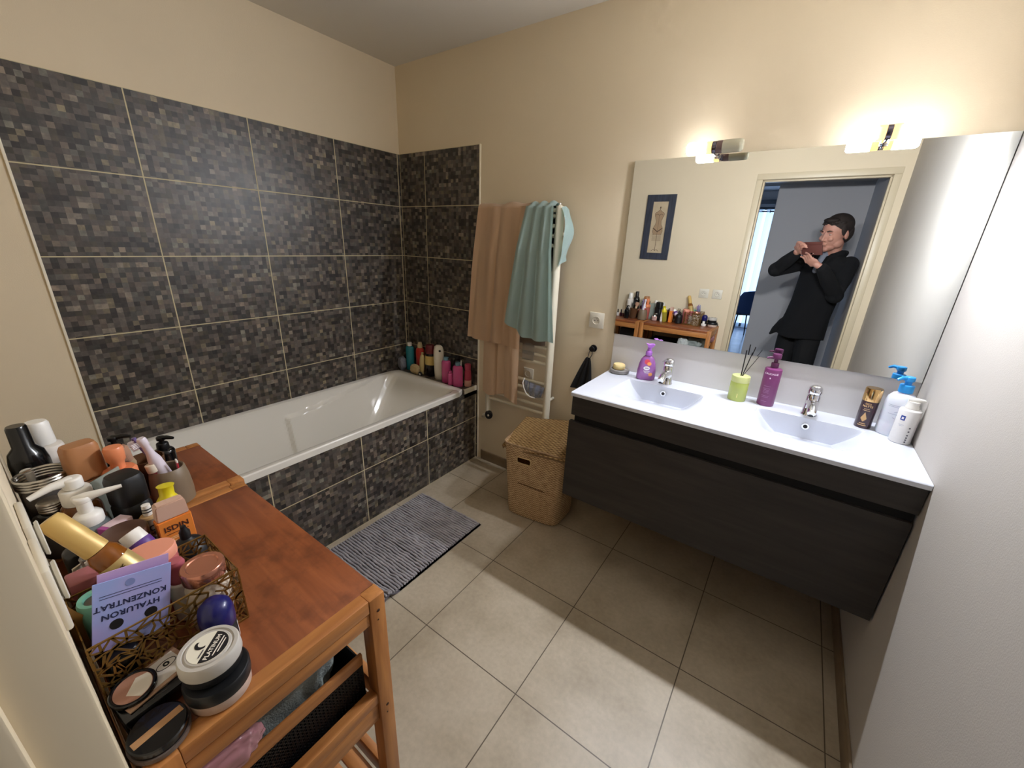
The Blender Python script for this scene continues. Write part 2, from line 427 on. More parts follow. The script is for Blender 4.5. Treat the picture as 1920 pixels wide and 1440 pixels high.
# shell: rim, lip and basin in one loft
bm = B()
X0, X1, Y0, Y1 = 0.010, 0.7050, -1.744, -0.135
NS = 96
def outline(cx, cy, ax, ay, p, z):
    out = []
    for i in range(NS):
        a = 2*PI*(i+0.5)/NS; c, s = math.cos(a), math.sin(a); k = (abs(c)**p+abs(s)**p)**(-1/p)
        out.append(Vector((cx+ax*c*k, cy+ay*s*k, z)))
    return out
cx, cy = (X0+X1)/2, (Y0+Y1)/2; ax, ay = (X1-X0)/2, (Y1-Y0)/2
rings = [outline(cx, cy, ax-0.004, ay-0.002, 30, 0.530), outline(cx, cy, ax, ay, 30, 0.532), outline(cx, cy, ax, ay, 30, 0.560),
         outline(cx, cy, ax-0.004, ay-0.004, 28, 0.5655), outline(cx, cy, ax-0.030, ay-0.030, 20, 0.5655), outline(cx, cy, ax-0.036, ay-0.038, 16, 0.562)]
for k in range(1, 45):
    t = k/44.0; s = t**0.85
    z = 0.562-0.40*(1-(1-t)**1.0)
    yfar = -0.172-0.36*t**0.9-0.04*max(0, t-.8)*5*.6; ynear = -1.708+0.085*t+0.03*max(0, t-.85)*6
    hx = 0.312-0.062*t-0.045*max(0, t-.8)*5*.8
    rings.append(outline(cx-0.002, (yfar+ynear)/2, hx, (yfar-ynear)/2, 12-7*t, z))
def arm(p):
    """moulded arm rests on both long sides"""
    y = p.y
    if p.z < 0.555 and y > -1.012:
        zc = 0.484+0.10*max(0.0, (y+1.0)/0.70)**1.5 if y > -1.0 else 0.484
        k = min(1, max(0, (y+1.012)/0.014))*min(1, max(0, (zc-p.z)/0.012))*min(1, max(0, (-0.30-y)/0.15))
        if abs(p.x-cx) > 0.16: p.x -= math.copysign(0.024*k, p.x-cx)
    return p
# resample the two long sides so that the arm-rest step is crisp
def side_pts(ring):
    out = []
    for i in range(NS):
        a, b = ring[i], ring[(i+1) % NS]; out.append(a)
        d = (b-a).length
        n = max(1, int(d/0.011))
        ins.append(n)
        for j in range(1, n): out.append(a.lerp(b, j/n))
    return out
ins = []; base = side_pts(rings[2]); cnt = ins[:]
def resample(ring):
    out = []
    for i in range(NS):
        a, b = ring[i], ring[(i+1) % NS]; out.append(a.copy())
        for j in range(1, cnt[i]): out.append(a.lerp(b, j/cnt[i]))
    return out
R3 = [resample(r) for r in rings]
vr = []
for k, ring in enumerate(R3):
    vr.append([bm.verts.new(arm(p.copy()) if k > 5 else p) for p in ring])
n = len(vr[0])
for a, b in zip(vr, vr[1:]):
    for i in range(n): bm.faces.new((a[i], a[(i+1) % n], b[(i+1) % n], b[i]))
bm.faces.new(vr[-1])
finish(bm, 'tub_shell', enamel, bath, smooth=35)
o = finish(L_([(0, 0), (0.026, 0), (0.028, .003), (0.02, 0.006), (0, 0.006)]), 'overflow_cover', chrome, bath); o.location = (0.36, -1.66, 0.42); o.rotation_euler = (-PI/2, 0, 0)
o = finish(L_([(0, 0), (0.03, 0), (0.031, .003), (0, 0.006)]), 'drain', chrome, bath); o.location = (0.36, -1.42, 0.163)

# ================================================================== VANITY
dark_wood = wood_mat('dark_grey_wood', '#26221f', '#35302c', axis=0, rough=0.55, coat=0.0, scale=6)
gap_m = mat('cabinet_shadow_gap_black', '#0d0c0b', rough=0.8)
ceramic = mat('white_ceramic', '#cfd3dd', rough=0.16, coat=0.2)
VX0, VX1, VY, VZ = 1.655, W-0.001, -0.493, 0.8898
van = thing('vanity_cabinet', 'dark grey wood wall-hung vanity cabinet with one wide drawer under the mirror', 'cabinet', (0, 0, 0))
bm = B(); abox(bm, 1.668, -0.462, 0.362, W-0.004, -0.008, 0.795); [abox(bm, a, -0.462, 0.7955, b, -0.008, 0.8705) for a, b in ((1.668, 1.686), (W-0.022, W-0.004))]; finish(bm, 'body', dark_wood, van, smooth=0)
finish(box(1.660, -0.486, 0.780, W-0.003, -0.462, 0.871, bev=0.001), 'top_rail', dark_wood, van, smooth=0)
finish(box(1.672, -0.470, 0.746, W-0.008, -0.461, 0.780), 'finger_gap', gap_m, van, smooth=0)
finish(box(1.652, -0.486, 0.353, W-0.006, -0.464, 0.7465, bev=0.001), 'drawer_front', dark_wood, van, smooth=0)

top = thing('washbasin_top', 'white ceramic double washbasin top on the dark vanity cabinet', 'washbasin', (0, 0, 0))
basins = [(1.9645, 0.172), (2.525, 0.176)]
def basin_depth(x, y):
    d = 0
    for bx, hw in basins:
        yb = -0.137; v = (yb-y)/0.29
        if v <= -0.02 or v > 1: continue
        v = max(v, 0.0)
        u = abs(x-bx)/(hw*(1.0+0.18*v))
        if u >= 1.0: continue
        back = min(1, max(0, (yb-y)/0.006))
        e = (1.0-u)/0.46                                   # crisp shoulders at the back, soft ones at the front
        crisp = min(1.0, e)**0.8; soft = min(1.0, e); soft = soft*soft*(3-2*soft)
        g = crisp*(1-min(1, v*2.2))+soft*min(1, v*2.2)
        fr = (1-v); fr = fr*fr*(3-2*fr)*0.75+fr*0.25
        d = max(d, 0.085*back*g*fr)
    return d
bm = B()
nx, ny = 420, 120
ys = [-0.002+(VY+0.002+0.002)*(j/(ny-1)) for j in range(ny)]
ys = sorted(set(ys+[-0.1365, -0.1405, -0.144, -0.1475]), reverse=True); ny = len(ys)
vg = []
for i in range(nx):
    x = VX0+(VX1-VX0)*i/(nx-1); row = []
    for j, y in enumerate(ys):
        z = VZ-basin_depth(x, y)
        if j == ny-1: z -= 0.0015
        row.append(bm.verts.new((x, y, z)))
    vg.append(row)
for i in range(nx-1):
    for j in range(ny-1): bm.faces.new((vg[i][j], vg[i+1][j], vg[i+1][j+1], vg[i][j+1]))
edge = [r[-1] for r in vg]
fe = [bm.verts.new((v.co.x, VY, VZ-0.004)) for v in edge]; fb = [bm.verts.new((v.co.x, VY, 0.8715)) for v in edge]
for a, b in ((edge, fe), (fe, fb)):
    for i in range(nx-1): bm.faces.new((a[i], a[i+1], b[i+1], b[i]))
ls = vg[0]; lb = [bm.verts.new((v.co.x, v.co.y if j < ny-1 else VY, 0.8715)) for j, v in enumerate(ls)]
for j in range(ny-1): bm.faces.new((ls[j], ls[j+1], lb[j+1], lb[j]))
b1 = [bm.verts.new((VX0, -0.002, 0.8715)), bm.verts.new((VX1, -0.002, 0.8715))]
finish(bm, 'basin_slab', ceramic, top, smooth=35)
for bx, hw in basins:
    bm = L_([(0.0062, 0), (0.0125, 0.0005), (0.0135, 0.002), (0.0125, 0.0035), (0.0075, 0.0035), (0.0065, 0.001)], seg=28)
    o = finish(bm, 'overflow_ring', chrome, top); o.location = (bx, -0.1415, VZ-0.033); o.rotation_euler = (PI/2-0.12, 0, 0)
    o = finish(L_([(0, 0), (0.0075, 0.0), (0.0075, 0.0015), (0, 0.0015)]), 'overflow_hole', hole_dark, top); o.location = (bx, -0.1418, VZ-0.033); o.rotation_euler = (PI/2-0.12, 0, 0)

# ------------------------------------------------------------------ taps
def tap(loc, label):
    t = thing('basin_mixer_tap', label, 'tap', loc, (0, 0, 0), 'basin taps')
    t.scale = (1.16, 1.12, 1.12)
    bm = L_([(0, 0), (0.0245, 0), (0.0245, 0.004), (0.0215, 0.008), (0.0205, 0.04), (0.0200, 0.072), (0.018, 0.079), (0, 0.080)], seg=32)
    finish(bm, 'tap_body', chrome, t)
    bm = B(); grid_pts = []
    # spout: flattened tube pushed forward and down
    sp = [((0, -0.004, 0.048), 0.0165), ((0, -0.03, 0.052), 0.0145), ((0, -0.062, 0.050), 0.0125), ((0, -0.092, 0.044), 0.0115), ((0, -0.104, 0.038), 0.0105)]
    tube(bm, [p for p, r in sp], [r for p, r in sp], seg=20)
    for v in bm.verts: v.co.x *= 1.15
    finish(bm, 'spout', chrome, t)
    o = finish(L_([(0, 0), (0.0085, 0), (0.009, 0.006), (0, 0.008)]), 'aerator', mat('dark_aerator', '#303234', rough=.3, metal=.6), t); o.location = (0, -0.094, 0.026)
    # lever: domed cap with a flat blade that rises to the front
    bm = L_([(0, 0.082), (0.0205, 0.082), (0.0215, 0.090), (0.0195, 0.104), (0.012, 0.111), (0, 0.113)], seg=32)
    finish(bm, 'lever_cap', chrome, t)
    bm = B()
    def bl(u, v):
        w = 0.016-0.004*u; y = 0.008-0.085*u; z = 0.106+0.018*u-0.010*u*u
        return Vector(((v-.5)*2*w, y, z-0.0035*abs((v-.5)*2)**2))
    grid(bm, 14, 9, bl); thicken(bm, 0.004)
    finish(bm, 'lever', chrome, t, mods=())
    return t
tap((1.9545, -0.078, VZ), 'chrome mixer tap over the left basin beside the purple hand soap')
tap((2.5270, -0.084, VZ), 'chrome mixer tap over the right basin right of the plum pump bottle')

# ------------------------------------------------------------------ splashback, mirror
finish_m = mat('white_splashback', '#d6d3d0', rough=0.35)
o = finish(box(1.640, -0.006, VZ+0.0005, W-0.0005, 0.0, 1.077), 'splashback', finish_m, smooth=0)
tag(o, 'plain off-white splashback strip between the basin top and the mirror', 'splashback')
mir = thing('wall_mirror', 'large frameless rectangular mirror on the back wall above the two basins', 'mirror', (0, 0, 0))
finish(box(1.6391, -0.0150, 1.0784, 2.8270, -0.0145, 1.8812), 'mirror_glass', mat('mirror_silver', '#eef1f0', rough=0.0, metal=1.0), mir, smooth=0)
finish(box(1.6391, -0.0145, 1.0784, 2.8270, -0.0005, 1.8812), 'mirror_backing', mat('mirror_edge', '#6f7a74', rough=0.3), mir, smooth=0)

# ------------------------------------------------------------------ lamps over the mirror
opal_on = mat('lit_opal_glass', '#fff6ec', rough=0.25, emit='#f2f6ff', estr=LAMP_E)
def room_side_emission(m, back):
    """emission shaped to favour the room side and down, sparing the wall behind"""
    nt = m.node_tree; tc = nt.nodes.new('ShaderNodeTexCoord'); dp = nt.nodes.new('ShaderNodeVectorMath'); dp.operation = 'DOT_PRODUCT'
    nt.links.new(tc.outputs['Normal'], dp.inputs[0]); dp.inputs[1].default_value = (0, -0.94, -0.34)
    r = nt.nodes.new('ShaderNodeMapRange'); r.interpolation_type = 'SMOOTHSTEP'; nt.links.new(dp.outputs['Value'], r.inputs[0])
    r.inputs[1].default_value = 0.22; r.inputs[2].default_value = 0.90; r.inputs[3].default_value = back; r.inputs[4].default_value = LAMP_E
    nt.links.new(r.outputs[0], nt.nodes['Principled BSDF'].inputs['Emission Strength'])
room_side_emission(opal_on, 3.2)  # glow dimmed on the wall side so the wall doesn't wash out
socket_glow = mat('amber_lamp_collar', '#c9a46c', rough=0.3, trans=0.0, emit='#e0a860', estr=0.5)
opal_off = mat('unlit_frosted_glass', '#d6d2ba', rough=0.22, trans=0.25, ior=1.3)
brz = mat('dark_chrome_lamp_body', '#6a6470', rough=0.2, metal=1.0)
def lamp(x, label, on_right):
    z = 1.892
    t = thing('mirror_lamp', label, 'lamp', (x, -0.1, z), (0, 0, 0), 'glass tube lamps over the mirror')
    bm = lathe(B(), rnd(0.0215, -0.0075, 0.0075, 0.001), M=Matrix.Rotation(PI/2, 4, 'Y')); finish(bm, 'centre_band', brz, t)
    bm = B(); tube(bm, [(0, 0.004, -0.018), (0, 0.035, -0.020), (0, 0.0865, -0.012)], 0.0042, seg=12)
    abox(bm, -0.011, 0.080, -0.026, 0.011, 0.0995, 0.004, bev=0.002); finish(bm, 'wall_bracket', chrome, t)
    bm = B(); abox(bm, -0.012, 0.072, -0.022, 0.012, 0.0865, -0.006, bev=0.002); finish(bm, 'mirror_clip', chrome, t)
    for s in (-1, 1):
        lit = s < 0 or on_right
        bm = lathe(B(), rnd(0.0225, 0.0085, 0.030, 0.001), M=Matrix.Rotation(s*PI/2, 4, 'Y'))
        finish(bm, 'lamp_collar', socket_glow if lit else mat('unlit_lamp_collar', '#6e5a58', rough=.3, metal=.4), t)
        prof = [(0.0225, 0.0302), (0.0232, 0.034), (0.0232, 0.088), (0.0222, 0.096), (0.018, 0.101), (0, 0.102)]
        prof = [(0, 0.0302)]+prof
        bm = lathe(B(), prof, M=Matrix.Rotation(s*PI/2, 4, 'Y'))
        finish(bm, 'glass_shade', opal_on if lit else opal_off, t)
        if not lit:
            bm = lathe(B(), rnd(0.011, 0.0303, 0.070, 0.006), M=Matrix.Rotation(s*PI/2, 4, 'Y')); finish(bm, 'bulb', mat('dead_bulb', '#efeee6', rough=.15), t)
    return t
lamp(1.9865, 'left lamp over the mirror, left glass lit and right glass dark', False)
lamp(2.5095, 'right lamp over the mirror with both glass shades brightly lit', True)

# ------------------------------------------------------------------ sockets, hook
plate = mat('ivory_socket_plate', '#d6cfbf', rough=0.35); plate_in = mat('socket_well', '#cfc8b8', rough=0.4)
def socket(loc, ang, label, group=None, s=0.042, pins=True):
    t = thing('wall_socket', label, 'socket', loc, (0, 0, ang), group)
    finish(box(-s, -0.0075, -s, s, 0, s, bev=0.003), 'face_plate', plate, t)
    bm = lathe(B(), [(0.0215, 0.0), (0.0235, 0.003), (0.0215, 0.004), (0.019, 0.0035), (0.018, -0.002), (0, -0.002)], M=Matrix.Translation((0, -0.009, 0)) @ Matrix.Rotation(PI/2, 4, 'X')); finish(bm, 'socket_well', plate_in, t)
    if pins:
        for dx, dz in ((-0.009, 0.0), (0.009, 0.0)):
            bm = lathe(B(), rnd(0.0026, 0, 0.002, 0.0005, n=1), seg=12, M=Matrix.Translation((dx, -0.0068, dz)) @ Matrix.Rotation(PI/2, 4, 'X')); finish(bm, 'pin_hole', hole_dark, t)
        bm = lathe(B(), rnd(0.0024, 0, 0.005, 0.001, n=2), seg=12, M=Matrix.Translation((0, -0.0068, 0.011)) @ Matrix.Rotation(PI/2, 4, 'X')); finish(bm, 'earth_pin', chrome, t)
    return t
socket((1.530, -0.0001, 1.130), 0, 'square ivory socket on the back wall between towel radiator and mirror')
socket((1.682, -D+0.0001, 1.138), PI, 'left wall socket beside the doorway, seen in the mirror', 'sockets beside the doorway', s=0.040)
socket((1.793, -D+0.0001, 1.140), PI, 'right wall socket nearest the door frame, seen in the mirror', 'sockets beside the doorway', s=0.040)
socket((1.115, -0.0001, 0.738), 0, 'square ivory socket low on the wall behind the towel radiator', s=0.036, pins=False)

hk = thing('wall_hook', 'round black wall hook left of the vanity holding a black cloth', 'hook', (1.530, 0, 0.975))
finish(lathe(B(), rnd(0.020, 0, 0.006, 0.002), M=Matrix.Rotation(PI/2, 4, 'X')), 'hook_plate', mat('matte_black_metal', '#17171a', rough=0.35, metal=0.5), hk)
bm = B(); tube(bm, [(0, -0.004, 0), (0, -0.020, -0.001), (0, -0.026, -0.002)], [0.007, 0.006, 0.006], seg=16)
lathe(bm, rnd(0.0155, 0, 0.010, 0.004), M=Matrix.Translation((0, -0.022, 0)) @ Matrix.Rotation(PI/2, 4, 'X')); finish(bm, 'hook_knob', _mats['matte_black_metal'], hk)

dark_cloth = mat('black_cloth', '#17171c', rough=0.95, sheen=0.25, bump=0.3, bscale=900)
cl = thing('face_cloth', 'black cloth hanging by a loop from the round wall hook', 'cloth', (1.530, -0.024, 0.965))
bm = B()
def clf(u, v):
    # gathered at the top and fanning out below, tilted to the left
    w = 0.012+0.052*v**0.8; x = -0.012-0.028*v+(u-.5)*2*w
    y = -0.004-0.016*math.sin(u*PI*5+v*1.2)*(0.25+0.5*v)*0.6-0.006
    return Vector((x, y, -0.038-0.20*v+0.012*abs(u-.5)*v))
grid(bm, 46, 26, clf); thicken(bm, 0.003); finish(bm, 'cloth', dark_cloth, cl)
bm = B(); tube(bm, [(-0.018, -0.008, -0.045), (-0.012, -0.006, -0.01), (-0.004, -0.003, 0.0065), (0.004, -0.003, 0.0065), (0.006, -0.006, -0.02), (-0.004, -0.008, -0.045)], 0.0022, seg=8); finish(bm, 'hanging_loop', dark_cloth, cl)
# ================================================================== TOWEL RADIATOR
rad_m = mat('ivory_radiator_enamel', '#dcd5c1', rough=0.28)
rad = thing('towel_radiator', 'ivory ladder towel radiator on the back wall right of the tiles', 'radiator', (0, 0, 0))
RX0, RX1, RY = 0.862, 1.300, -0.082
def post(x, s, y0=0.445, y1=1.690):
    pts = [(x-0.017*1, RY+0.020), (x+0.017, RY+0.020), (x+0.020, RY+0.002), (x+0.012, RY-0.017), (x, RY-0.021), (x-0.012, RY-0.017), (x-0.020, RY+0.002)]
    return prism(B(), pts, y0, y1, axis=2)
for x in (RX0, RX1):
    p = finish(post(x, 1), 'post', rad_m, rad, smooth=50)
    o = finish(L_(rnd(0.012, 0, 0.006, 0.003)), 'post_cap', rad_m, p); o.location = (x, RY, 1.690)
o = finish(L_(rnd(0.0065, 0, 0.010, 0.002)), 'air_vent_screw', chrome, rad); o.location = (RX1, RY, 1.696)
zr = [0.540, 0.586, 0.632, 0.678, 0.726, 0.850, 0.898, 0.945, 0.992, 1.040, 1.170, 1.218, 1.266, 1.314, 1.362, 1.500, 1.548, 1.596, 1.644, 1.672]
for z in zr:
    bm = B(); n = 13
    pts = []
    for i in range(n):
        t = i/(n-1); pts.append((RX0+(RX1-RX0)*t, RY-0.004-0.0*math.sin(t*PI), z))
    tube(bm, pts, 0.0105, seg=12); finish(bm, 'rung', rad_m, rad)
for x in (RX0, RX1):
    for z in (0.62, 1.56): finish(tube(B(), [(x, RY+0.015, z), (x, -0.001, z)], 0.009, seg=12), 'wall_mount', rad_m, rad)
bm = B(); tube(bm, [(0.862, RY, 0.446), (0.862, RY, 0.405), (0.846, RY+0.004, 0.390), (0.800, RY+0.02, 0.378), (0.785, -0.035, 0.372), (0.785, -0.001, 0.370)], 0.0095, seg=12)
finish(bm, 'supply_pipe', rad_m, rad)
bm = lathe(B(), [(0, 0), (0.017, 0), (0.024, 0.005), (0.0265, 0.026), (0.023, 0.044), (0.010, 0.050), (0, 0.050)], M=Matrix.Translation((0.868, RY-0.004, 0.425)) @ Euler((PI/2, 0, 0.75)).to_matrix().to_4x4())
finish(bm, 'valve_head', black_plastic, rad)
bm = lathe(B(), rnd(0.006, 0, 0.014, 0.002), M=Matrix.Translation((0.893, RY-0.040, 0.432)) @ Euler((PI/2, 0, 0.75)).to_matrix().to_4x4())
finish(bm, 'valve_tip', rad_m, rad)

# ------------------------------------------------------------------ towels: one sheet each, draped over the top of the rail
def towel(name, label, m, xa, xb, zf, zb, yf, seed, folds, amp, lean=0.0, flare=0.0, border=None, ztop=1.695, thick=0.005, hem=0.0, drop=lambda u: 0.0, wfront=None, fold_fn=None):
    """front fall to zf, over the rail at ztop, back fall to zb. u across, v along"""
    rnd_ = random.Random(seed); ph = [rnd_.uniform(0, 6.28) for _ in range(6)]
    nu, nv = 90, 110
    rb = 0.030
    Lf = ztop-zf; Lb = ztop-zb; Larc = PI*rb; tot = Lf+Larc+Lb
    bm = B()
    def f(u, v):
        s = v*tot
        if s < Lf:
            k = 1-s/Lf; z = zf+s; side = 1       # k = 1 at the hem
            y = RY-rb-0.002
        elif s < Lf+Larc:
            a = (s-Lf)/Larc*PI; k = 0; z = ztop+rb*math.sin(a)*0.55; y = RY-rb*math.cos(a); side = 0
        else:
            k = (s-Lf-Larc)/Lb; z = ztop-(s-Lf-Larc); y = RY+rb+0.001; side = -1
        x = xa+(xb-xa)*u
        if side == 1:
            x += lean*k+flare*k*(u-.5)
            z -= drop(u)*k
            if fold_fn: dy = fold_fn(u, k)
            else: dy = amp*(0.25+0.75*min(1, k*2.2))*(math.sin(u*folds*2*PI+ph[0]+k*0.9)*0.6+math.sin(u*folds*4.3*PI+ph[1]-k*1.1)*0.3)
            y += -abs(dy)*1.0-0.004 + 0.0 - yf*min(1, k*3)
            z += 0.004*math.sin(u*9+ph[2])*k
        elif side == 0:
            y += 0.0; z += 0.004*math.sin(u*folds*2*PI+ph[0])+0.003*math.sin(u*17+ph[3])
        else:
            y = min(y, -0.012)
        return Vector((x, y, z))
    grid(bm, nu, nv, f); thicken(bm, thick)
    return finish(bm, name, m, None, smooth=60)

beige_t = mat('beige_terry', '#e8c8a4', rough=0.95, sheen=0.4, bump=0.3, bscale=620)
teal_t = mat('sage_terry', '#bdd3cf', rough=0.95, sheen=0.4, bump=0.35, bscale=560)
pink_t = mat('sand_terry', '#eccfae', rough=0.95, sheen=0.4, bump=0.3, bscale=640)

o = towel('bath_towel', None, beige_t, 0.795, 1.150, 0.935, 1.15, 0.010, 3, 1.6, 0.026, lean=-0.045, flare=0.035, drop=lambda u: 0.012*u)
tag(o, 'wide beige bath towel over the left side of the radiator', 'towel', 'towels on the radiator')
def tfold(u, k):
    return 0.006+0.030*(0.35+0.65*min(1, k*1.6))*abs(math.sin(u*PI*3.2+0.5+0.5*k))**1.3
o = towel('bath_towel', None, teal_t, 1.125, 1.292, 1.005, 1.1, 0.030, 5, 3.2, 0.02, lean=0.000, flare=0.165, drop=lambda u: -0.075*max(0, 1-u*2.6), fold_fn=tfold)
tag(o, 'pale teal towel hanging in folds over the right side of the radiator', 'towel', 'towels on the radiator')
# lower sand towel tucked behind the others, with a free doubled corner
def lowf():
    bm = B()
    def f(u, v):
        z = 1.05-v*(0.455+0.02*math.sin(u*7)); 
        if u > 0.66: z -= 0.018*v
        x = 0.842+(1.118-0.842)*u+0.012*(v-.5)*(u-.5)
        d = 0.010+0.016*abs(math.sin(u*PI*2.4+0.4))*(0.5+0.5*v)+(0.020*math.sin(min(1, max(0, (u-.62)/.36))*PI))
        if 0.33 < u < 0.40: d -= 0.012
        return Vector((x, RY-0.019-d, z))
    grid(bm, 90, 60, f); 
    thicken(bm, 0.005); return finish(bm, 'hand_towel', pink_t, smooth=60)
o = lowf(); tag(o, 'sand coloured towel hanging low on the radiator below the beige bath towel', 'towel', 'towels on the radiator')
# taupe towel layer glimpsed between beige and teal
bm = B()
def f(u, v): return Vector((1.045+0.235*u, RY-0.0225-0.004*math.sin(u*9), 1.20-0.235*v-0.012*math.sin(u*3)))
grid(bm, 40, 30, f); thicken(bm, 0.004)
o = finish(bm, 'hand_towel', mat('taupe_terry', '#8c7561', rough=0.95, sheen=0.3, bump=0.8, bscale=600), smooth=60)
tag(o, 'taupe towel edge showing under the teal towel on the radiator', 'towel', 'towels on the radiator')
# teal wash cloth hung over the right post end
bm = B()
def f(u, v):
    # cloth wraps from the front over the outer post end to the back
    z0 = 1.690-0.02*abs(u-.3)
    x = 1.322+0.030*math.sin(PI*min(1, v*1.1))*0.9+0.018*u
    y = RY-0.020+0.055*u
    z = z0-v*(0.30-0.05*u)
    return Vector((x+0.006*math.sin(v*9+u*4), y, z))
grid(bm, 24, 40, f); thicken(bm, 0.008)
o = finish(bm, 'wash_cloth', teal_t, smooth=60)
tag(o, 'small teal cloth hanging at the outer right edge of the towel radiator', 'cloth')
# clear plastic mask hung on the rungs
clear_blue = mat('smoky_clear_plastic', '#b9c4dc', rough=0.12, trans=0.75, ior=1.35)
ms = thing('plastic_travel_pouch', 'small smoky clear plastic pouch with a white cord hanging on the lower radiator rungs', 'pouch', (1.225, RY-0.028, 0.690))
bm = B()
def f(u, v):
    a = (u-.5)*2; w = 0.075*(1-0.25*v)
    return Vector((a*w, -0.002-0.016*math.cos(a*1.4)*math.sin(PI*(0.1+0.8*v))-0.003*math.sin(u*22), 0.038-0.085*v*(1-0.25*a*a)-0.02*(a*.5)))
grid(bm, 34, 22, f); thicken(bm, 0.003); finish(bm, 'pouch', clear_blue, ms)
bm = B(); tube(bm, [(-0.070, 0.004, 0.055), (-0.070, -0.016, 0.030), (-0.060, -0.018, 0.0), (-0.040, -0.020, -0.030), (-0.012, -0.020, -0.046), (0.02, -0.018, -0.046)], 0.0028, seg=8); finish(bm, 'cord', white_plastic, ms)
# grey razor pack wedged higher between the rungs
o = finish(box(1.125, RY-0.020, 0.858, 1.205, RY-0.0155, 0.962, bev=0.002), 'clear_blister_pack', mat('clear_blister', '#cfc6bb', rough=0.15, trans=0.7, ior=1.3), smooth=0)
tag(o, 'clear plastic packet leaning on the radiator rungs under the taupe towel', 'packet')
# ================================================================== LAUNDRY BASKET
def weave_mat(name, c1, c2, c3, s=150):
    m, nt, b = new_mat(name); N = nt.nodes; L = nt.links
    tc = N.new('ShaderNodeTexCoord'); sp = N.new('ShaderNodeSeparateXYZ'); L.new(tc.outputs['UV'], sp.inputs[0])
    u = mth(nt, 'MULTIPLY', sp.outputs[0], 1.0); v = sp.outputs[1]
    row = mth(nt, 'FLOOR', mth(nt, 'MULTIPLY', v, s)); par = mth(nt, 'MULTIPLY', mth(nt, 'MODULO', row, 2.0), PI)
    hu = mth(nt, 'SINE', mth(nt, 'ADD', mth(nt, 'MULTIPLY', u, s*PI*0.62), par))
    hv = mth(nt, 'ABSOLUTE', mth(nt, 'SINE', mth(nt, 'MULTIPLY', v, s*PI)))
    h = mth(nt, 'MULTIPLY', mth(nt, 'ADD', mth(nt, 'MULTIPLY', hu, 0.5), 0.5), hv)
    no = N.new('ShaderNodeTexNoise'); no.inputs['Scale'].default_value = 55; no.inputs['Detail'].default_value = 6; L.new(tc.outputs['Object'], no.inputs['Vector'])
    hh = mth(nt, 'ADD', mth(nt, 'MULTIPLY', h, 0.55), mth(nt, 'MULTIPLY', no.outputs['Fac'], 0.5))
    cr = N.new('ShaderNodeValToRGB'); cr.color_ramp.elements[0].position = 0.15; cr.color_ramp.elements[0].color = lin(c1)
    cr.color_ramp.elements[1].position = 0.85; cr.color_ramp.elements[1].color = lin(c3)
    x = cr.color_ramp.elements.new(0.48); x.color = lin(c2); L.new(hh, cr.inputs[0]); L.new(cr.outputs[0], b.inputs['Base Color'])
    bp = N.new('ShaderNodeBump'); bp.inputs['Strength'].default_value = 0.9; bp.inputs['Distance'].default_value = 0.003
    L.new(hh, bp.inputs['Height']); L.new(bp.outputs[0], b.inputs['Normal']); b.inputs['Roughness'].default_value = 0.7
    return m
straw = weave_mat('woven_straw', '#8a6a48', '#cfae84', '#f0dab2')
straw_lid = weave_mat('woven_straw_lid', '#7d5b34', '#cfa86e', '#f0d49a', s=110)
seam_m = mat('straw_seam', '#6b4a2c', rough=0.8)
def uv_grid(bm, nu, nv, fn, su=1.0, sv=1.0, closed_u=False):
    uvl = bm.loops.layers.uv.verify()
    vs = [[bm.verts.new(fn(i/(nu-1) if not closed_u else i/nu, j/(nv-1))) for j in range(nv)] for i in range(nu)]
    for i in range(nu if closed_u else nu-1):
        for j in range(nv-1):
            k = (i+1) % nu; f = bm.faces.new((vs[i][j], vs[k][j], vs[k][j+1], vs[i][j+1]))
            for l, (a, c) in zip(f.loops, ((i, j), (i+1, j), (i+1, j+1), (i, j+1))): l[uvl].uv = (a/nu*su, c/nv*sv)
    return vs
BK = thing('laundry_basket', 'woven straw laundry basket with a cut-out handle between radiator and vanity', 'basket', (1.392, -0.243, 0.0), (0, 0, 0.10))
BK.scale = (1, 1, 1.085)
def bk_sec(a, z):
    """rounded-rectangle section, slightly bulged"""
    k = z/0.42; hx = 0.168+0.026*k-0.006*math.sin(PI*k)+0.004*math.sin(a*3+z*14); hy = 0.128+0.008*k+0.004*math.sin(a*2+z*17)
    p = 5.0+3*k; c, s = math.cos(a), math.sin(a); q = (abs(c)**p+abs(s)**p)**(-1/p)
    return Vector((hx*c*q, hy*s*q, z))
bm = B(); NU = 160
ang = [2*PI*i/NU-PI for i in range(NU)]
def wall(u, v):
    a = u*2*PI-PI; z = 0.006+0.414*v; p = bk_sec(a, z); 
    if v < 0.05: p.x *= 0.985; p.y *= 0.985
    return p
vs = uv_grid(bm, NU, 60, wall, 1.3, 0.42, closed_u=True)
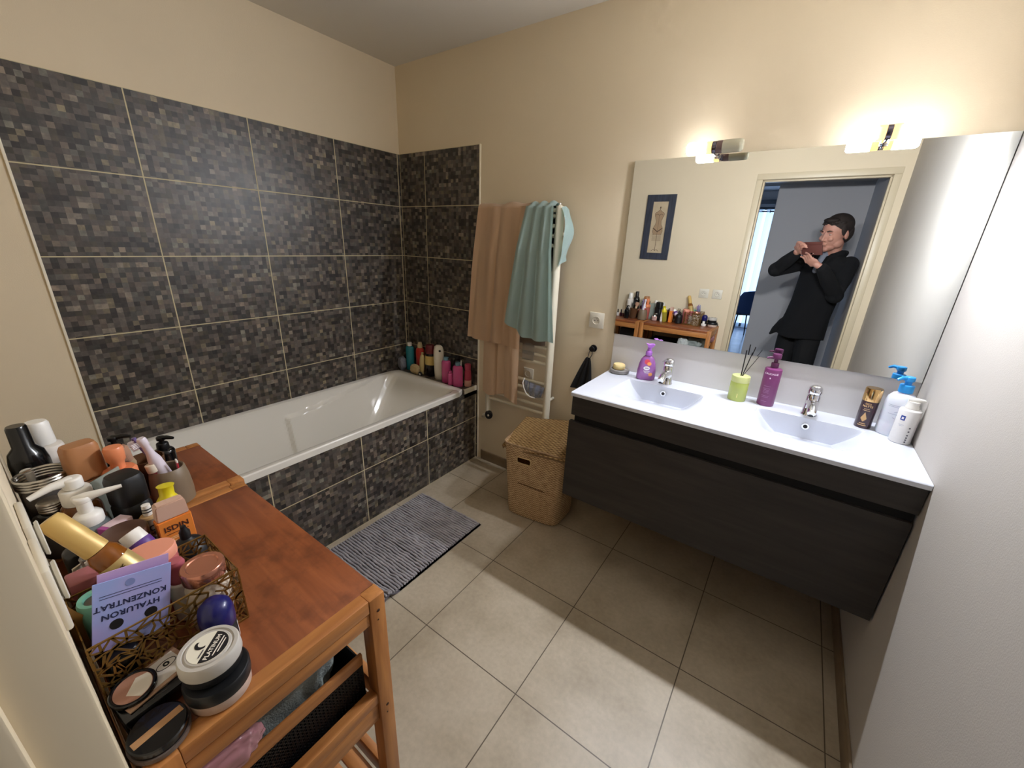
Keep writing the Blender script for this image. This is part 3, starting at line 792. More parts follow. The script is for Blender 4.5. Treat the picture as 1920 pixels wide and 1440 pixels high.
# handle slot in the front face
kill = []
for f in bm.faces:
    c = f.calc_center_median()
    if c.y < -0.10 and abs(c.x+0.050) < 0.040 and abs(c.z-0.345) < 0.0155: kill.append(f)
bmesh.ops.delete(bm, geom=kill, context='FACES')
bot = [bm.verts.new(Vector((v[0].co.x, v[0].co.y, 0.006))) for v in vs]; bm.faces.new([v[0] for v in vs])
thicken(bm, 0.005)
finish(bm, 'body', straw, BK, smooth=60)
bm = B(); tube(bm, [bk_sec(a, 0.421)*1.0 for a in ang], 0.0045, seg=8, closed=True); finish(bm, 'rim', straw, BK)
bm = B(); tube(bm, [bk_sec(-PI/2+0.02*i, 0.205+0.004*math.sin(i*2.3)) for i in range(-22, 24)], 0.0028, seg=6)
finish(bm, 'stitch_band', seam_m, BK)
bm = B()
sl = []
for i in range(40):
    a = 2*PI*i/40; c, s = math.cos(a), math.sin(a); q = (abs(c)**6+abs(s)**6)**(-1/6); x = -0.050+0.042*c*q; z = 0.345+0.0175*s*q
    aa = math.atan2(-0.135, x); p = bk_sec(aa, z); sl.append(Vector((x, p.y-0.0005, z)))
tube(bm, sl, 0.0035, seg=8, closed=True); finish(bm, 'handle_edge', mat('cream_braid', '#d2b98c', rough=.7), BK)
# lid: slab tipped up at the back
lid = thing('basket_lid', 'woven straw lid lying askew and propped up on the laundry basket', 'lid', (1.395, -0.243, 0.487), (0.34, -0.08, 0.06))
bm = B()
def lidf(u, v):
    a = u*2*PI; p = 9; c, s = math.cos(a), math.sin(a); q = (abs(c)**p+abs(s)**p)**(-1/p)
    return Vector(((0.190*c*q)*v, (0.168*s*q)*v, 0.020*(1-v**3)+0.004*math.sin(c*5)*v))
def lidt(u, v):
    x = (u-.5)*2; y = (v-.5)*2
    ax = math.copysign(abs(x)**1.0, x); 
    return Vector((0.200*ax*(1-0.02*y*y), 0.148*y*(1-0.02*x*x), 0.040*(1-x*x*x*x)*(1-y**4)*0.25+0.012*x*y+0.008*math.sin(x*2.5)))
uv_grid(bm, 40, 34, lidt, 0.40, 0.34); 
thicken(bm, 0.007); finish(bm, 'lid_top', straw_lid, lid, smooth=60)
bm = B()
def skirt(u, v):
    t = u*4; k = int(min(3, t)); f = t-k; cs = [(-1, -1), (1, -1), (1, 1), (-1, 1), (-1, -1)]
    x = cs[k][0]+(cs[k+1][0]-cs[k][0])*f; y = cs[k][1]+(cs[k+1][1]-cs[k][1])*f
    p = lidt((x+1)/2, (y+1)/2); drop = 0.030 if k != 0 else 0.012
    return Vector((p.x*1.005, p.y*1.005, p.z-drop*v))
uv_grid(bm, 81, 5, skirt, 1.4, 0.04); thicken(bm, 0.004); finish(bm, 'lid_skirt', straw, lid, smooth=60)

# ================================================================== BATH MAT
mat_m = mat('grey_chenille', '#aba7ac', rough=0.95, sheen=0.3, vary=0.25, vscale=14)
mt = thing('bath_mat', 'grey ribbed chenille bath mat on the floor along the bath', 'mat', (0, 0, 0))
MX0, MX1, MY0, MY1 = 0.735, 1.215, -1.345, -0.575
def lift(x, y):
    k = max(0, 1-math.hypot((x-MX1)/0.10, (y+1.205)/0.05)); return 0.028*k*k
bm = B()
grid(bm, 30, 60, lambda u, v: Vector((MX0+(MX1-MX0)*u, MY0+(MY1-MY0)*v, 0.004+lift(MX0+(MX1-MX0)*u, MY0+(MY1-MY0)*v)))); thicken(bm, 0.003)
finish(bm, 'mat_base', mat('mat_hem', '#8d8890', rough=0.9), mt)
bm = B(); rr = random.Random(2)
ribs = 52
for i in range(ribs):
    y0 = MY0+0.012+(MY1-MY0-0.024)*i/(ribs-1); n = 44; pts = []; rs = []
    for j in range(n):
        x = MX0+0.010+(MX1-MX0-0.020)*j/(n-1); y = y0+0.0035*mnoise.noise(Vector((x*14, y0*9, 0)))+0.003*mnoise.noise(Vector((x*45, y0*40, 3)))
        pts.append((x, y, 0.011+lift(x, y)+0.004*mnoise.noise(Vector((x*30, y*30, 1))))); rs.append(0.0062*(1+0.35*mnoise.noise(Vector((x*90, y*90, 7)))+(rr.random()-.5)*0.35))
    tube(bm, pts, rs, seg=6)
o = finish(bm, 'chenille_pile', mat_m, mt, smooth=80); o['kind'] = 'stuff'

# ================================================================== SHELF UNITS
orange_wood = wood_mat('oiled_wood', '#9a6030', '#bd7f45', axis=1, rough=0.42, coat=0.1)
orange_wood_v = wood_mat('oiled_wood_upright', '#9a6030', '#bd7f45', axis=2, rough=0.42, coat=0.1)
orange_wood_x = wood_mat('oiled_wood_long', '#9a6030', '#bd7f45', axis=0, rough=0.42, coat=0.1)
top_wood = wood_mat('stained_table_top', '#7a4020', '#93522c', axis=0, rough=0.38, stain='#5a2c15', coat=0.25)
ZS = 0.8668
bolt_m = mat('dark_wood_plug', '#3a1f12', rough=0.6)
def shelf(name, label, x0, x1, y0, y1, right_detail):
    t = thing(name, label, 'shelf unit', ((x0+x1)/2, (y0+y1)/2, 0), (0, 0, 0), 'wooden shelf units by the doorway')
    cx, cy = (x0+x1)/2, (y0+y1)/2
    a, b, c, d = x0-cx, x1-cx, y0-cy, y1-cy          # local
    p = 0.034
    for ix in (a, b-p):
        for iy in (c, d-p): finish(box(ix, iy, 0, ix+p, iy+p, ZS-0.001, bev=0.003), 'leg', orange_wood_v, t)
    # top: rails right and left, boards in between
    bm = B(); 
    g = 0.0
    abox(bm, a+0.028, c+0.002, ZS-0.022, b-0.028, d-0.002, ZS-0.001, bev=0.002); finish(bm, 'table_top', top_wood, t)
    for ix in (a+0.001, b-0.029): finish(box(ix, c+p, ZS-0.030, ix+0.0275, d-p, ZS-0.0005, bev=0.002), 'top_side_rail', orange_wood, t)
    for ix in (a+0.004, b-0.024): finish(box(ix, c+p, ZS-0.062, ix+0.020, d-p, ZS-0.033, bev=0.002), 'upper_side_rail', orange_wood, t)
    for iy in (c+0.004, d-0.024): finish(box(a+p, iy, ZS-0.066, b-p, iy+0.020, ZS-0.0225, bev=0.002), 'front_rail', orange_wood_x, t)
    for zz in (0.585, 0.30):
        for ix in (a+0.004, b-0.026):
            finish(box(ix, c+p, zz-0.001, ix+0.022, d-p, zz+0.027, bev=0.002), 'shelf_rail', orange_wood, t)
            finish(box(ix+0.001, c+p, zz-0.052, ix+0.019, d-p, zz-0.0035, bev=0.002), 'lower_shelf_rail', orange_wood, t)
        for iy in (c+0.004, d-0.022): finish(box(a+p, iy, zz-0.030, b-p, iy+0.018, zz+0.020, bev=0.002), 'shelf_front_rail', orange_wood_x, t)
        n = 7
        for k in range(n):
            yy = c+0.030+(d-c-0.060)*(k+0.5)/n; w = (d-c-0.06)/n*0.40
            finish(box(a+0.027, yy-w, zz-0.012, b-0.027, yy+w, zz, bev=0.001), 'shelf_slat', orange_wood_x, t)
    for zz in (ZS-0.035, 0.565):
        bm = lathe(B(), rnd(0.0035, 0, 0.0012, 0.0004, n=1), seg=12, M=Matrix.Translation((b-0.0002, d-0.017, zz)) @ Matrix.Rotation(PI/2, 4, 'Y')); finish(bm, 'wood_plug', bolt_m, t)
        bm = lathe(B(), rnd(0.0018, 0, 0.0012, 0.0004, n=1), seg=8, M=Matrix.Translation((b-0.0002, d-0.019, zz-0.022)) @ Matrix.Rotation(PI/2, 4, 'Y')); finish(bm, 'wood_plug', bolt_m, t)
    return t
SY0, SY1 = -2.024, -1.668
shelf('shelf_unit', 'orange-brown wooden shelf unit nearest the doorway, crowded with cosmetics', 1.257, 1.862, SY0, SY1, True)
shelf('shelf_unit', 'narrower orange-brown wooden shelf unit between the bath and the wider one', 0.914, 1.250, SY0, SY1+0.008, False)

# things on the middle shelf of the wide unit
mesh_m = mat('black_mesh_plastic', '#101013', rough=0.45)
t = thing('storage_basket', 'black perforated plastic basket with a wooden rim on the middle shelf of the wide unit', 'basket', (1.565, -1.850, 0.586))
bm = B(); n = 14
def dots(bm, f):
    pass
abox(bm, -0.235, -0.135, 0.0, 0.262, 0.135, 0.004)
for (xa, xb, ya, yb) in ((-0.235, 0.262, -0.137, -0.134), (-0.235, 0.262, 0.134, 0.137), (-0.239, -0.235, -0.138, 0.138)): abox(bm, xa, ya, 0, xb, yb, 0.118)
finish(bm, 'basket_body', mesh_m, t, smooth=0)
# end wall with real perforations (lattice)
bm = B(); zs = 14; ysn = 40
for j in range(zs+1): abox(bm, 0.2605, -0.138, j*0.118/zs-0.0012+0.0006, 0.2625, 0.138, j*0.118/zs+0.0024)
for k in range(ysn+1):
    y = -0.138+0.276*k/ysn; abox(bm, 0.2600, y-0.0018, 0, 0.2625, y+0.0018, 0.118)
finish(bm, 'perforated_end', mesh_m, t, smooth=0)
finish(box(0.262, -0.138, 0.106, 0.270, 0.138, 0.136, bev=0.003), 'wooden_rim', orange_wood, t)
grey_cloth = mat('grey_green_cloth', '#8b918c', rough=0.95, bump=0.6, bscale=300)
def lump(name, label, cat, loc, r, m, seed, rot=0, group=None):
    bm = B(); bmesh.ops.create_icosphere(bm, subdivisions=5, radius=1.0)
    for v in bm.verts:
        n = v.co.normalized(); k = 1+0.16*mnoise.noise(n*2.1+Vector((seed, 0, 0)))+0.10*mnoise.noise(n*5+Vector((0, seed, 0)))-0.05*abs(mnoise.noise(n*9+Vector((seed, 1, 0))))
        c = Vector((math.copysign(abs(n.x)**0.7, n.x), math.copysign(abs(n.y)**0.7, n.y), math.copysign(abs(n.z)**0.8, n.z)))*k
        v.co = Vector((c.x*r[0], c.y*r[1], max(-r[2], c.z*r[2])+r[2]))
    o = finish(bm, name, m, None, smooth=80); o.location = loc; o.rotation_euler = (0, 0, rot); return tag(o, label, cat, group)
lump('folded_cloth', 'grey-green crumpled cloth in the basket on the middle shelf', 'cloth', (1.715, -1.850, 0.595), (0.088, 0.115, 0.098), grey_cloth, 3.3)
pinkfilm = mat('pink_plastic_film', '#c98f95', rough=0.2, trans=0.35, ior=1.3, coat=0.4)
o = lump('plastic_bag', 'crinkled pink plastic wrapper poking out under the table top rail', 'bag', (1.832, -1.955, 0.724), (0.022, 0.060, 0.036), pinkfilm, 9.1)
lump('plastic_bag', 'pale grey crumpled plastic bag in the front corner of the middle shelf basket', 'bag', (1.640, -1.740, 0.5955), (0.050, 0.030, 0.085), mat('pale_film', '#b9bcb8', rough=0.3, trans=0.2), 5.0)
o = finish(box(-0.10, -0.055, 0, 0.10, 0.055, 0.085, bev=0.004), 'storage_box', mat('white_card_box', '#d4d2cc', rough=0.5)); o.location = (1.060, -1.800, 0.5855); o.rotation_euler = (0, 0, 0.06)
tag(o, 'low white box on the middle shelf of the narrow unit, seen in the mirror', 'box')
o = finish(box(-0.08, -0.07, 0, 0.08, 0.07, 0.165, bev=0.003), 'carton', mat('dark_carton', '#2c2b2e', rough=0.6)); o.location = (1.090, -1.930, 0.5855)
tag(o, 'dark carton standing behind the low white box on the narrow unit', 'box')
o = finish(box(-0.06, -0.045, 0, 0.06, 0.045, 0.088, bev=0.003), 'carton', mat('pale_carton', '#cfcac0', rough=0.6)); o.location = (1.420, -1.760, 0.5915); o.rotation_euler = (0, 0, 0.2)
tag(o, 'pale flat carton at the left end of the black basket, seen in the mirror', 'box')
# ================================================================== THINGS ON THE BASIN TOP
def slab_z(): return VZ+0.0004
stone = mat('grey_concrete', '#8f8c8a', rough=0.8, vary=0.15, vscale=60)
t = thing('soap_dish', 'round grey stone soap dish at the left end of the basin top', 'soap dish', (1.712, -0.064, slab_z()))
finish(L_([(0, 0), (0.044, 0), (0.049, 0.004), (0.050, 0.018), (0.047, 0.0215), (0.043, 0.021), (0.040, 0.0165), (0, 0.016)], seg=48), 'dish', stone, t)
t = thing('soap_bar', 'round pale yellow soap bar in the grey stone dish', 'soap', (1.706, -0.060, slab_z()+0.0165))
finish(L_([(0, 0), (0.026, 0), (0.0305, 0.004), (0.0315, 0.013), (0.0305, 0.022), (0.027, 0.0275), (0, 0.029)], seg=48), 'bar', mat('yellow_soap', '#ead79c', rough=0.45, sss=0.3), t)

def bars(parent, m, r, ang, zs, w, h=0.0011, name='printed_line', sx=1.0, sy=1.0):
    """rows of small print too fine to read"""
    bm = B(); rr = random.Random(int(r*1e5)+len(zs))
    for z in zs:
        ww = w*rr.uniform(0.6, 1.0); patch(bm, r, z-h/2, z+h/2, ang-ww/r/2, ang+ww/r/2, n=6, off=0.0005, sx=sx, sy=sy)
    return finish(bm, name, m, parent, smooth=0)
CAMA = lambda x, y: math.atan2(CAM.y-y, CAM.x-x)

# hand soap
viol = mat('violet_soap_bottle', '#b277c2', rough=0.15, trans=0.25, coat=0.4, color2='#a55fa8', vscale=18)
violp = mat('violet_pump', '#b070cf', rough=0.3)
t = thing('hand_soap_bottle', 'pinkish purple liquid hand soap bottle with a violet pump by the left tap', 'bottle', (1.853, -0.080, slab_z()), (0, 0, 0.42))
prof = [(0, 0), (0.036, 0), (0.041, 0.004), (0.0415, 0.020), (0.040, 0.050), (0.036, 0.080), (0.029, 0.103), (0.020, 0.116), (0.014, 0.121), (0, 0.122)]
finish(L_(prof, seg=48, sx=1.08, sy=0.62, power=2.4), 'bottle_body', viol, t)
finish(L_(rnd(0.0155, 0.1215, 0.143, 0.003)), 'pump_collar', violp, t)
bm = L_([(0, 0.143), (0.011, 0.143), (0.009, 0.158), (0.0095, 0.166), (0, 0.166)]); finish(bm, 'pump_stem', violp, t)
bm = prism(B(), [(-0.018, 0.181), (-0.004, 0.176), (0.010, 0.180), (0.022, 0.178), (0.012, 0.163), (-0.004, 0.162), (-0.010, 0.166)], -0.012, 0.012, axis=1); finish(bm, 'pump_head', violp, t)
def prof_r(prof, z):
    for (a, za), (b, zb) in zip(prof, prof[1:]):
        if za <= z <= zb and zb > za: return a+(b-a)*(z-za)/(zb-za)
    return prof[-1][0]
def sticker(parent, name, m, cx, cz, rx, rz, shape_pts=None, lift=0.0006, prof=prof, sx=1.08, sy=0.62, power=2.4):
    """flat printed motif laid on the -Y face of a squashed bottle"""
    bm = B(); n = 28; ring = []
    def onsurf(x, z):
        r = prof_r(prof, z); 
        X = min(0.999, abs(x)/(r*sx)); Y = (1-X**power)**(1/power)*r*sy
        return Vector((x, -Y-lift, z))
    pts = shape_pts or [(cx+rx*math.cos(2*PI*i/n), cz+rz*math.sin(2*PI*i/n)) for i in range(n)]
    c = bm.verts.new(onsurf(sum(p[0] for p in pts)/len(pts), sum(p[1] for p in pts)/len(pts)))
    mid = [bm.verts.new(onsurf((p[0]+c.co.x)/2, (p[1]+c.co.z)/2)) for p in pts]; ring = [bm.verts.new(onsurf(*p)) for p in pts]
    n = len(pts)
    for i in range(n):
        j = (i+1) % n; bm.faces.new((c, mid[i], mid[j])); bm.faces.new((mid[i], ring[i], ring[j], mid[j]))
    return finish(bm, name, m, parent, smooth=0)
sticker(t, 'flower_print', mat('print_red', '#cf4a5c', rough=.4), -0.004, 0.093, 0.013, 0.013, lift=0.0005)
sticker(t, 'fruit_print', mat('print_orange', '#eba05a', rough=.4), 0.006, 0.084, 0.010, 0.009, lift=0.0008)
sticker(t, 'oval_label', mat('print_white', '#f2eef2', rough=.4), -0.004, 0.062, 0.015, 0.0095, lift=0.0011)
sticker(t, 'fruit_print', _mats['print_orange'], 0.017, 0.032, 0.0095, 0.009, lift=0.0008)
for i, z in enumerate((0.048, 0.044, 0.039)): sticker(t, 'printed_line', _mats['print_white'], -0.004, z, 0, 0, [(-0.018+0.003*i, z-0.0009), (0.013-0.002*i, z-0.0009), (0.013-0.002*i, z+0.0009), (-0.018+0.003*i, z+0.0009)])
sticker(t, 'printed_line', mat('print_dark', '#5d3d78', rough=.4), -0.004, 0.062, 0, 0, [(-0.012, 0.0605), (0.005, 0.0605), (0.005, 0.0635), (-0.012, 0.0635)], lift=0.0014)

# reed diffuser
lime = mat('lime_lacquer', '#b3bf62', rough=0.25, coat=0.4)
t = thing('reed_diffuser', 'lime green cylindrical reed diffuser with black sticks at the middle of the basin top', 'diffuser', (2.262, -0.088, slab_z()))
finish(L_([(0, 0), (0.0345, 0), (0.036, 0.002), (0.036, 0.082), (0.0355, 0.0835), (0, 0.0835)], seg=48), 'pot', lime, t)
finish(L_([(0, 0.084), (0.0362, 0.084), (0.0362, 0.1085), (0.0352, 0.110), (0.006, 0.110), (0.006, 0.107), (0, 0.107)], seg=48), 'lid', mat('pale_lime_lacquer', '#c9cf8c', rough=0.3, coat=0.3), t)
for a, b, r in (((-0.002, 0.0, 0.106), (-0.003, 0.004, 0.222), 0.0022), ((0.002, 0.001, 0.106), (0.020, 0.008, 0.215), 0.0020), ((0.003, 0, 0.106), (0.047, 0.004, 0.205), 0.0012)):
    finish(tube(B(), [a, b], r, seg=8), 'reed', black_plastic, t)
bm = B(); patch(bm, 0.036, 0.018, 0.036, CAMA(2.262, -.088)-0.04, CAMA(2.262, -.088)+0.06, n=3); finish(bm, 'pale_mark', mat('pale_yellow', '#e9e48c', rough=.3), t)

# plum pump bottle
plum = mat('plum_plastic', '#7c3a6c', rough=0.38, coat=0.1)
plumd = mat('plum_pump', '#5d2750', rough=0.35)
x, y = 2.371, -0.070; t = thing('pump_bottle', 'tall plum purple CAUDALIE pump bottle between the diffuser and the right tap', 'bottle', (x, y, slab_z()))
finish(L_([(0, 0), (0.0305, 0), (0.032, 0.002), (0.032, 0.157), (0.030, 0.161), (0.015, 0.1645), (0, 0.165)], seg=48), 'bottle_body', plum, t)
finish(L_(rnd(0.0145, 0.1645, 0.186, 0.002)), 'pump_collar', plumd, t); finish(L_(rnd(0.0075, 0.186, 0.205, 0.001)), 'pump_stem', plumd, t)
bm = B(); lathe(bm, [(0, 0.203), (0.012, 0.203), (0.0165, 0.206), (0.0165, 0.222), (0.015, 0.224), (0, 0.224)]); tube(bm, [(-0.006, -0.004, 0.207), (-0.022, -0.012, 0.208), (-0.033, -0.018, 0.205)], [0.006, 0.005, 0.0038], seg=10); finish(bm, 'pump_head', plumd, t)
a = CAMA(x, y); text_wrap('CAUDALIE', 0.0105, 0.032, 0.142, a-0.12, mat('print_pale_pink', '#ead5e8', rough=.4), t)
bm = B(); patch(bm, 0.032, 0.121, 0.127, a-0.2, a-0.06, n=3, off=0.0005); finish(bm, 'emblem', _mats['print_pale_pink'], t)
bars(t, mat('print_mauve', '#b98bb4', rough=.5), 0.032, a-0.25, [0.088, 0.078, 0.072, 0.066, 0.060, 0.046, 0.040, 0.022], 0.030)

# dark bottle with gold cap
x, y = 2.697, -0.088; t = thing('dry_oil_bottle', 'small brown bottle with a shiny gold cap right of the right tap', 'bottle', (x, y, slab_z()))
finish(L_([(0, 0), (0.0245, 0), (0.0255, 0.0015), (0.0255, 0.107), (0, 0.107)], seg=40), 'bottle_body', mat('dark_brown_glass', '#38212a', rough=0.25, coat=0.3), t)
finish(L_([(0, 0.1075), (0.0262, 0.1075), (0.0266, 0.110), (0.0262, 0.154), (0.0245, 0.157), (0, 0.157)], seg=40), 'cap', mat('polished_gold', '#d9b279', rough=0.15, metal=1.0), t)
a = CAMA(x, y); gold_print = mat('gold_print', '#cfa675', rough=0.35, metal=0.3)
text_wrap('MATTE', 0.0095, 0.0255, 0.088, a-0.1, gold_print, t); bars(t, gold_print, 0.0255, a-0.1, [0.100, 0.096, 0.078, 0.072], 0.024, h=0.0018)
bm = B(); n = 12
for i in range(n):
    z0 = 0.028+0.036*i/n; k = min(1, (i+1)/4) if i < 4 else 1-(i-4)/8.0; w = 0.0085*k; patch(bm, 0.0255, z0, z0+0.0031, a-0.12-w/0.0255, a-0.12+w/0.0255, n=3, off=0.0004)
finish(bm, 'drop_emblem', gold_print, t); bars(t, gold_print, 0.0255, a-0.1, [0.020, 0.013], 0.03, h=0.003)

# large white bottle with blue pump
x, y = 2.776, -0.098; t = thing('pump_bottle', 'large milky white bottle with sky blue pump in the right corner', 'bottle', (x, y, slab_z()))
finish(L_([(0, 0), (0.042, 0), (0.0445, 0.004), (0.0445, 0.045), (0.0435, 0.050), (0.0445, 0.055), (0.044, 0.120), (0.040, 0.142), (0.030, 0.156), (0.018, 0.162), (0, 0.163)], seg=48, sy=0.95), 'bottle_body', mat('milky_plastic', '#d8dbe4', rough=0.3, sss=0.2, coat=0.2), t)
sky = mat('sky_blue_plastic', '#2f9be6', rough=0.3)
finish(L_(rnd(0.0205, 0.1625, 0.192, 0.003)), 'pump_collar', sky, t)
bm = L_(rnd(0.010, 0.190, 0.205, 0.001)); lathe(bm, rnd(0.0150, 0.204, 0.222, 0.004)); tube(bm, [(-0.005, -0.003, 0.214), (-0.022, -0.012, 0.216), (-0.034, -0.018, 0.208)], [0.0075, 0.0065, 0.005], seg=10); finish(bm, 'pump_head', sky, t)
a = CAMA(x, y); gp = mat('print_grey_blue', '#a3a9bb', rough=.5); bars(t, gp, 0.0445, a-0.25, [0.118, 0.113, 0.086], 0.040, h=0.0016)
bm = B(); pts = [((0.0448)*math.cos(a+0.05+0.30*math.cos(q)), 0.0448*0.98*math.sin(a+0.05+0.30*math.cos(q)), 0.083+0.013*math.sin(q)) for q in [-2.3+4.6*i/20 for i in range(21)]]
tube(bm, pts, 0.0008, seg=6); finish(bm, 'curved_emblem', gp, t)

# slim white pump bottle
x, y = 2.794, -0.166; t = thing('lotion_bottle', 'slim white lotion bottle with a small blue label, frontmost in the right corner', 'bottle', (x, y, slab_z()))
finish(L_([(0, 0), (0.028, 0), (0.030, 0.002), (0.0295, 0.120), (0.027, 0.1235), (0.018, 0.1265), (0, 0.127)], seg=40), 'bottle_body', mat('satin_white_bottle', '#dcdad8', rough=0.35), t)
finish(L_([(0, 0.127), (0.0185, 0.127), (0.0185, 0.133), (0.0165, 0.138), (0.0160, 0.152), (0, 0.153)]), 'pump_collar', white_plastic, t)
bm = B(); tube(bm, [(-0.015, 0.002, 0.155), (0, 0, 0.157), (0.022, 0.004, 0.158), (0.028, 0.006, 0.157)], [0.0085, 0.0095, 0.006, 0.004], seg=12); finish(bm, 'pump_head', white_plastic, t)
a = CAMA(x, y); bm = B(); patch(bm, 0.0297, 0.086, 0.103, a-0.62, a-0.18, n=6, off=0.0004); finish(bm, 'blue_label', mat('print_blue', '#2f4aa0', rough=.4), t)
bm = B(); patch(bm, 0.0297, 0.090, 0.098, a-0.5, a-0.30, n=3, off=0.0008); finish(bm, 'label_window', _mats['print_white'], t)
bars(t, gp, 0.0297, a-0.35, [0.070, 0.066], 0.016)
bm = B()
for z in (0.008, 0.016, 0.024, 0.033, 0.047, 0.060): patch(bm, 0.0299, z, z+0.005, a+0.42, a+0.58, n=3, off=0.0004)
finish(bm, 'side_print', mat('print_charcoal', '#55555c', rough=.5), t)

# ================================================================== THINGS ON THE LEDGE BEHIND THE BATH
LZ = 0.5605
def simple(name, label, cat, loc, parts, rot=(0, 0, 0), group=None):
    t = thing(name, label, cat, loc, rot, group); t.scale = (1.10, 1.10, 1.0)
    for p in parts:
        nm, prof, m = p[:3]; k = p[3] if len(p) > 3 else {}
        bm = prof if not isinstance(prof, list) else L_(prof, **k)
        finish(bm, nm, m, t)
    return t
def bottle_prof(r, h, sh, neck=0.35, b=0.003):
    """body with rounded shoulders: radius r, total h, shoulder height sh"""
    p = [(0, 0), (r-b, 0), (r, b), (r, h-sh)]
    for i in range(1, 7):
        a = PI/2*i/6; p.append((r*neck+(r-r*neck)*math.cos(a), h-sh+sh*math.sin(a)))
    p.append((0, h)); return p
teal_b = mat('teal_gel_bottle', '#2f8f9c', rough=0.2, trans=0.15, coat=0.3)
simple('shower_gel', 'teal shower gel bottle with a white cap in the tiled corner over the bath', 'bottle', (0.082, -0.060, LZ), [('bottle_body', bottle_prof(0.031, 0.185, 0.02, 0.5), teal_b, dict(sy=.7)), ('cap', rnd(0.0145, 0.185, 0.212, 0.002), white_plastic)], (0, 0, 0.3), 'bottles on the bath ledge')
o = lump('bath_puff', 'grey mesh bath puff at the corner end of the bath ledge', 'bath puff', (0.040, -0.106, LZ), (0.030, 0.026, 0.050), mat('grey_mesh', '#6e6f74', rough=.9, bump=1.0, bscale=150), 2.2)
simple('shampoo_bottle', 'red shampoo bottle with a cream cap behind the bath', 'bottle', (0.176, -0.044, LZ), [('bottle_body', bottle_prof(0.033, 0.185, 0.03, 0.45), mat('red_bottle', '#c8392c', rough=.3), dict(sy=.75)), ('cap', [(0, .185), (.016, .185), (.018, .200), (.012, .226), (0, .228)], mat('cream_cap', '#cfc29a', rough=.4))], (0, 0, 0), 'bottles on the bath ledge')
cream = mat('cream_tube', '#d3be87', rough=0.35)
def tube_prof(r, h, cap): return r
def squeeze_tube(name, label, cat, loc, r, h, caph, capr, m, mc, rot=(0, 0, 0), group=None, scale=1.0, flat=0.0018):
    """cosmetic tube standing on its cap, crimped at the top"""
    t = thing(name, label, cat, loc, rot, group)
    finish(L_([(0, 0), (capr-.001, 0), (capr, .001), (capr*0.97, caph), (0, caph)], seg=28), 'cap', mc, t)
    bm = B(); n = 28; rings = []
    for k in range(12):
        f = k/11; z = caph+(h-caph)*f; w = r*(0.92+0.25*f); d = r*(1-f)**0.75+flat*f
        rings.append([bm.verts.new((w*math.cos(2*PI*i/n), d*math.sin(2*PI*i/n), z)) for i in range(n)])
    for a, b in zip(rings, rings[1:]):
        for i in range(n): bm.faces.new((a[i], a[(i+1) % n], b[(i+1) % n], b[i]))
    bm.faces.new(rings[-1]); bm.faces.new(rings[0]); finish(bm, 'tube_body', m, t); return t
simple('conditioner_bottle', 'cream bottle leaning beside the red shampoo bottle', 'bottle', (0.224, -0.080, LZ), [('bottle_body', bottle_prof(0.020, 0.150, 0.05, 0.35), cream, dict(sy=.7)), ('cap', rnd(0.008, 0.150, 0.168, 0.002), cream)], (0.0, 0.10, 0.0), 'bottles on the bath ledge')
wine = mat('wine_red_cap', '#6f1f24', rough=.3)
t = simple('shampoo_bottle', 'dark bottle with a wine red cap and yellow label on the bath ledge', 'bottle', (0.300, -0.062, LZ), [('bottle_body', [(0, 0), (.033, 0), (.036, .003), (.035, .120), (.031, .165), (.029, .168), (0, .168)], mat('dark_bottle', '#1b1113', rough=.25), dict(sy=.72)), ('cap', [(0, .168), (.030, .168), (.032, .175), (.030, .228), (.026, .233), (0, .234)], wine, dict(sy=.72))], (0, 0, 0.25), 'bottles on the bath ledge')
finish(L_([(0.0358, .085), (.0360, .087), (.0352, .150), (.035, .151)], sy=.72), 'yellow_label', mat('yellow_label', '#d6b768', rough=.4), t)
t = simple('lotion_bottle', 'tall rounded white bottle with a black dial cap on the bath ledge', 'bottle', (0.405, -0.078, LZ), [('bottle_body', [(0, 0), (.026, 0), (.031, .006), (.034, .08), (.036, .16), (.035, .210), (.029, .238), (.016, .250), (0, .252)], mat('ivory_bottle', '#e0d8c6', rough=.3), dict(sy=.62))], (0, 0, 0.3), 'bottles on the bath ledge')
bm = lathe(B(), rnd(0.008, 0, 0.003, 0.001), M=Matrix.Translation((0.018, -0.018, 0.214)) @ Matrix.Rotation(PI/2, 4, 'X')); finish(bm, 'dark_dot', black_plastic, t)
pinkb = mat('pink_bottle', '#c64f86', rough=0.3, coat=0.2); greyc = mat('grey_blue_cap', '#6f93a0', rough=0.35)
for (x, y, r, h, lab) in ((0.490, -0.092, 0.031, 0.160, 'pink bottle with grey-blue cap left of the other tall pink one on the ledge'), (0.606, -0.100, 0.033, 0.148, 'pink bottle with grey-blue cap at the front edge of the bath ledge')):
    t = simple('pink_shampoo', lab, 'bottle', (x, y, LZ), [('bottle_body', bottle_prof(r, h, 0.022, 0.5), pinkb, dict(sy=.7)), ('cap', rnd(0.0155, h, h+0.022, 0.002), greyc)], (0, 0, 0.3), 'pink bottles on the bath ledge')
    bars(t, mat('print_teal', '#6a8fa8', rough=.5), r, -0.85, [h*.35, h*.42, h*.5], 0.02, sy=.72)
simple('travel_bottle', 'small pink bottle standing between the two tall pink bottles', 'bottle', (0.549, -0.112, LZ), [('bottle_body', bottle_prof(0.0175, 0.085, 0.014, 0.5), pinkb), ('cap', rnd(0.010, 0.085, 0.100, 0.002), pinkb)], (0, 0, 0), 'pink bottles on the bath ledge')
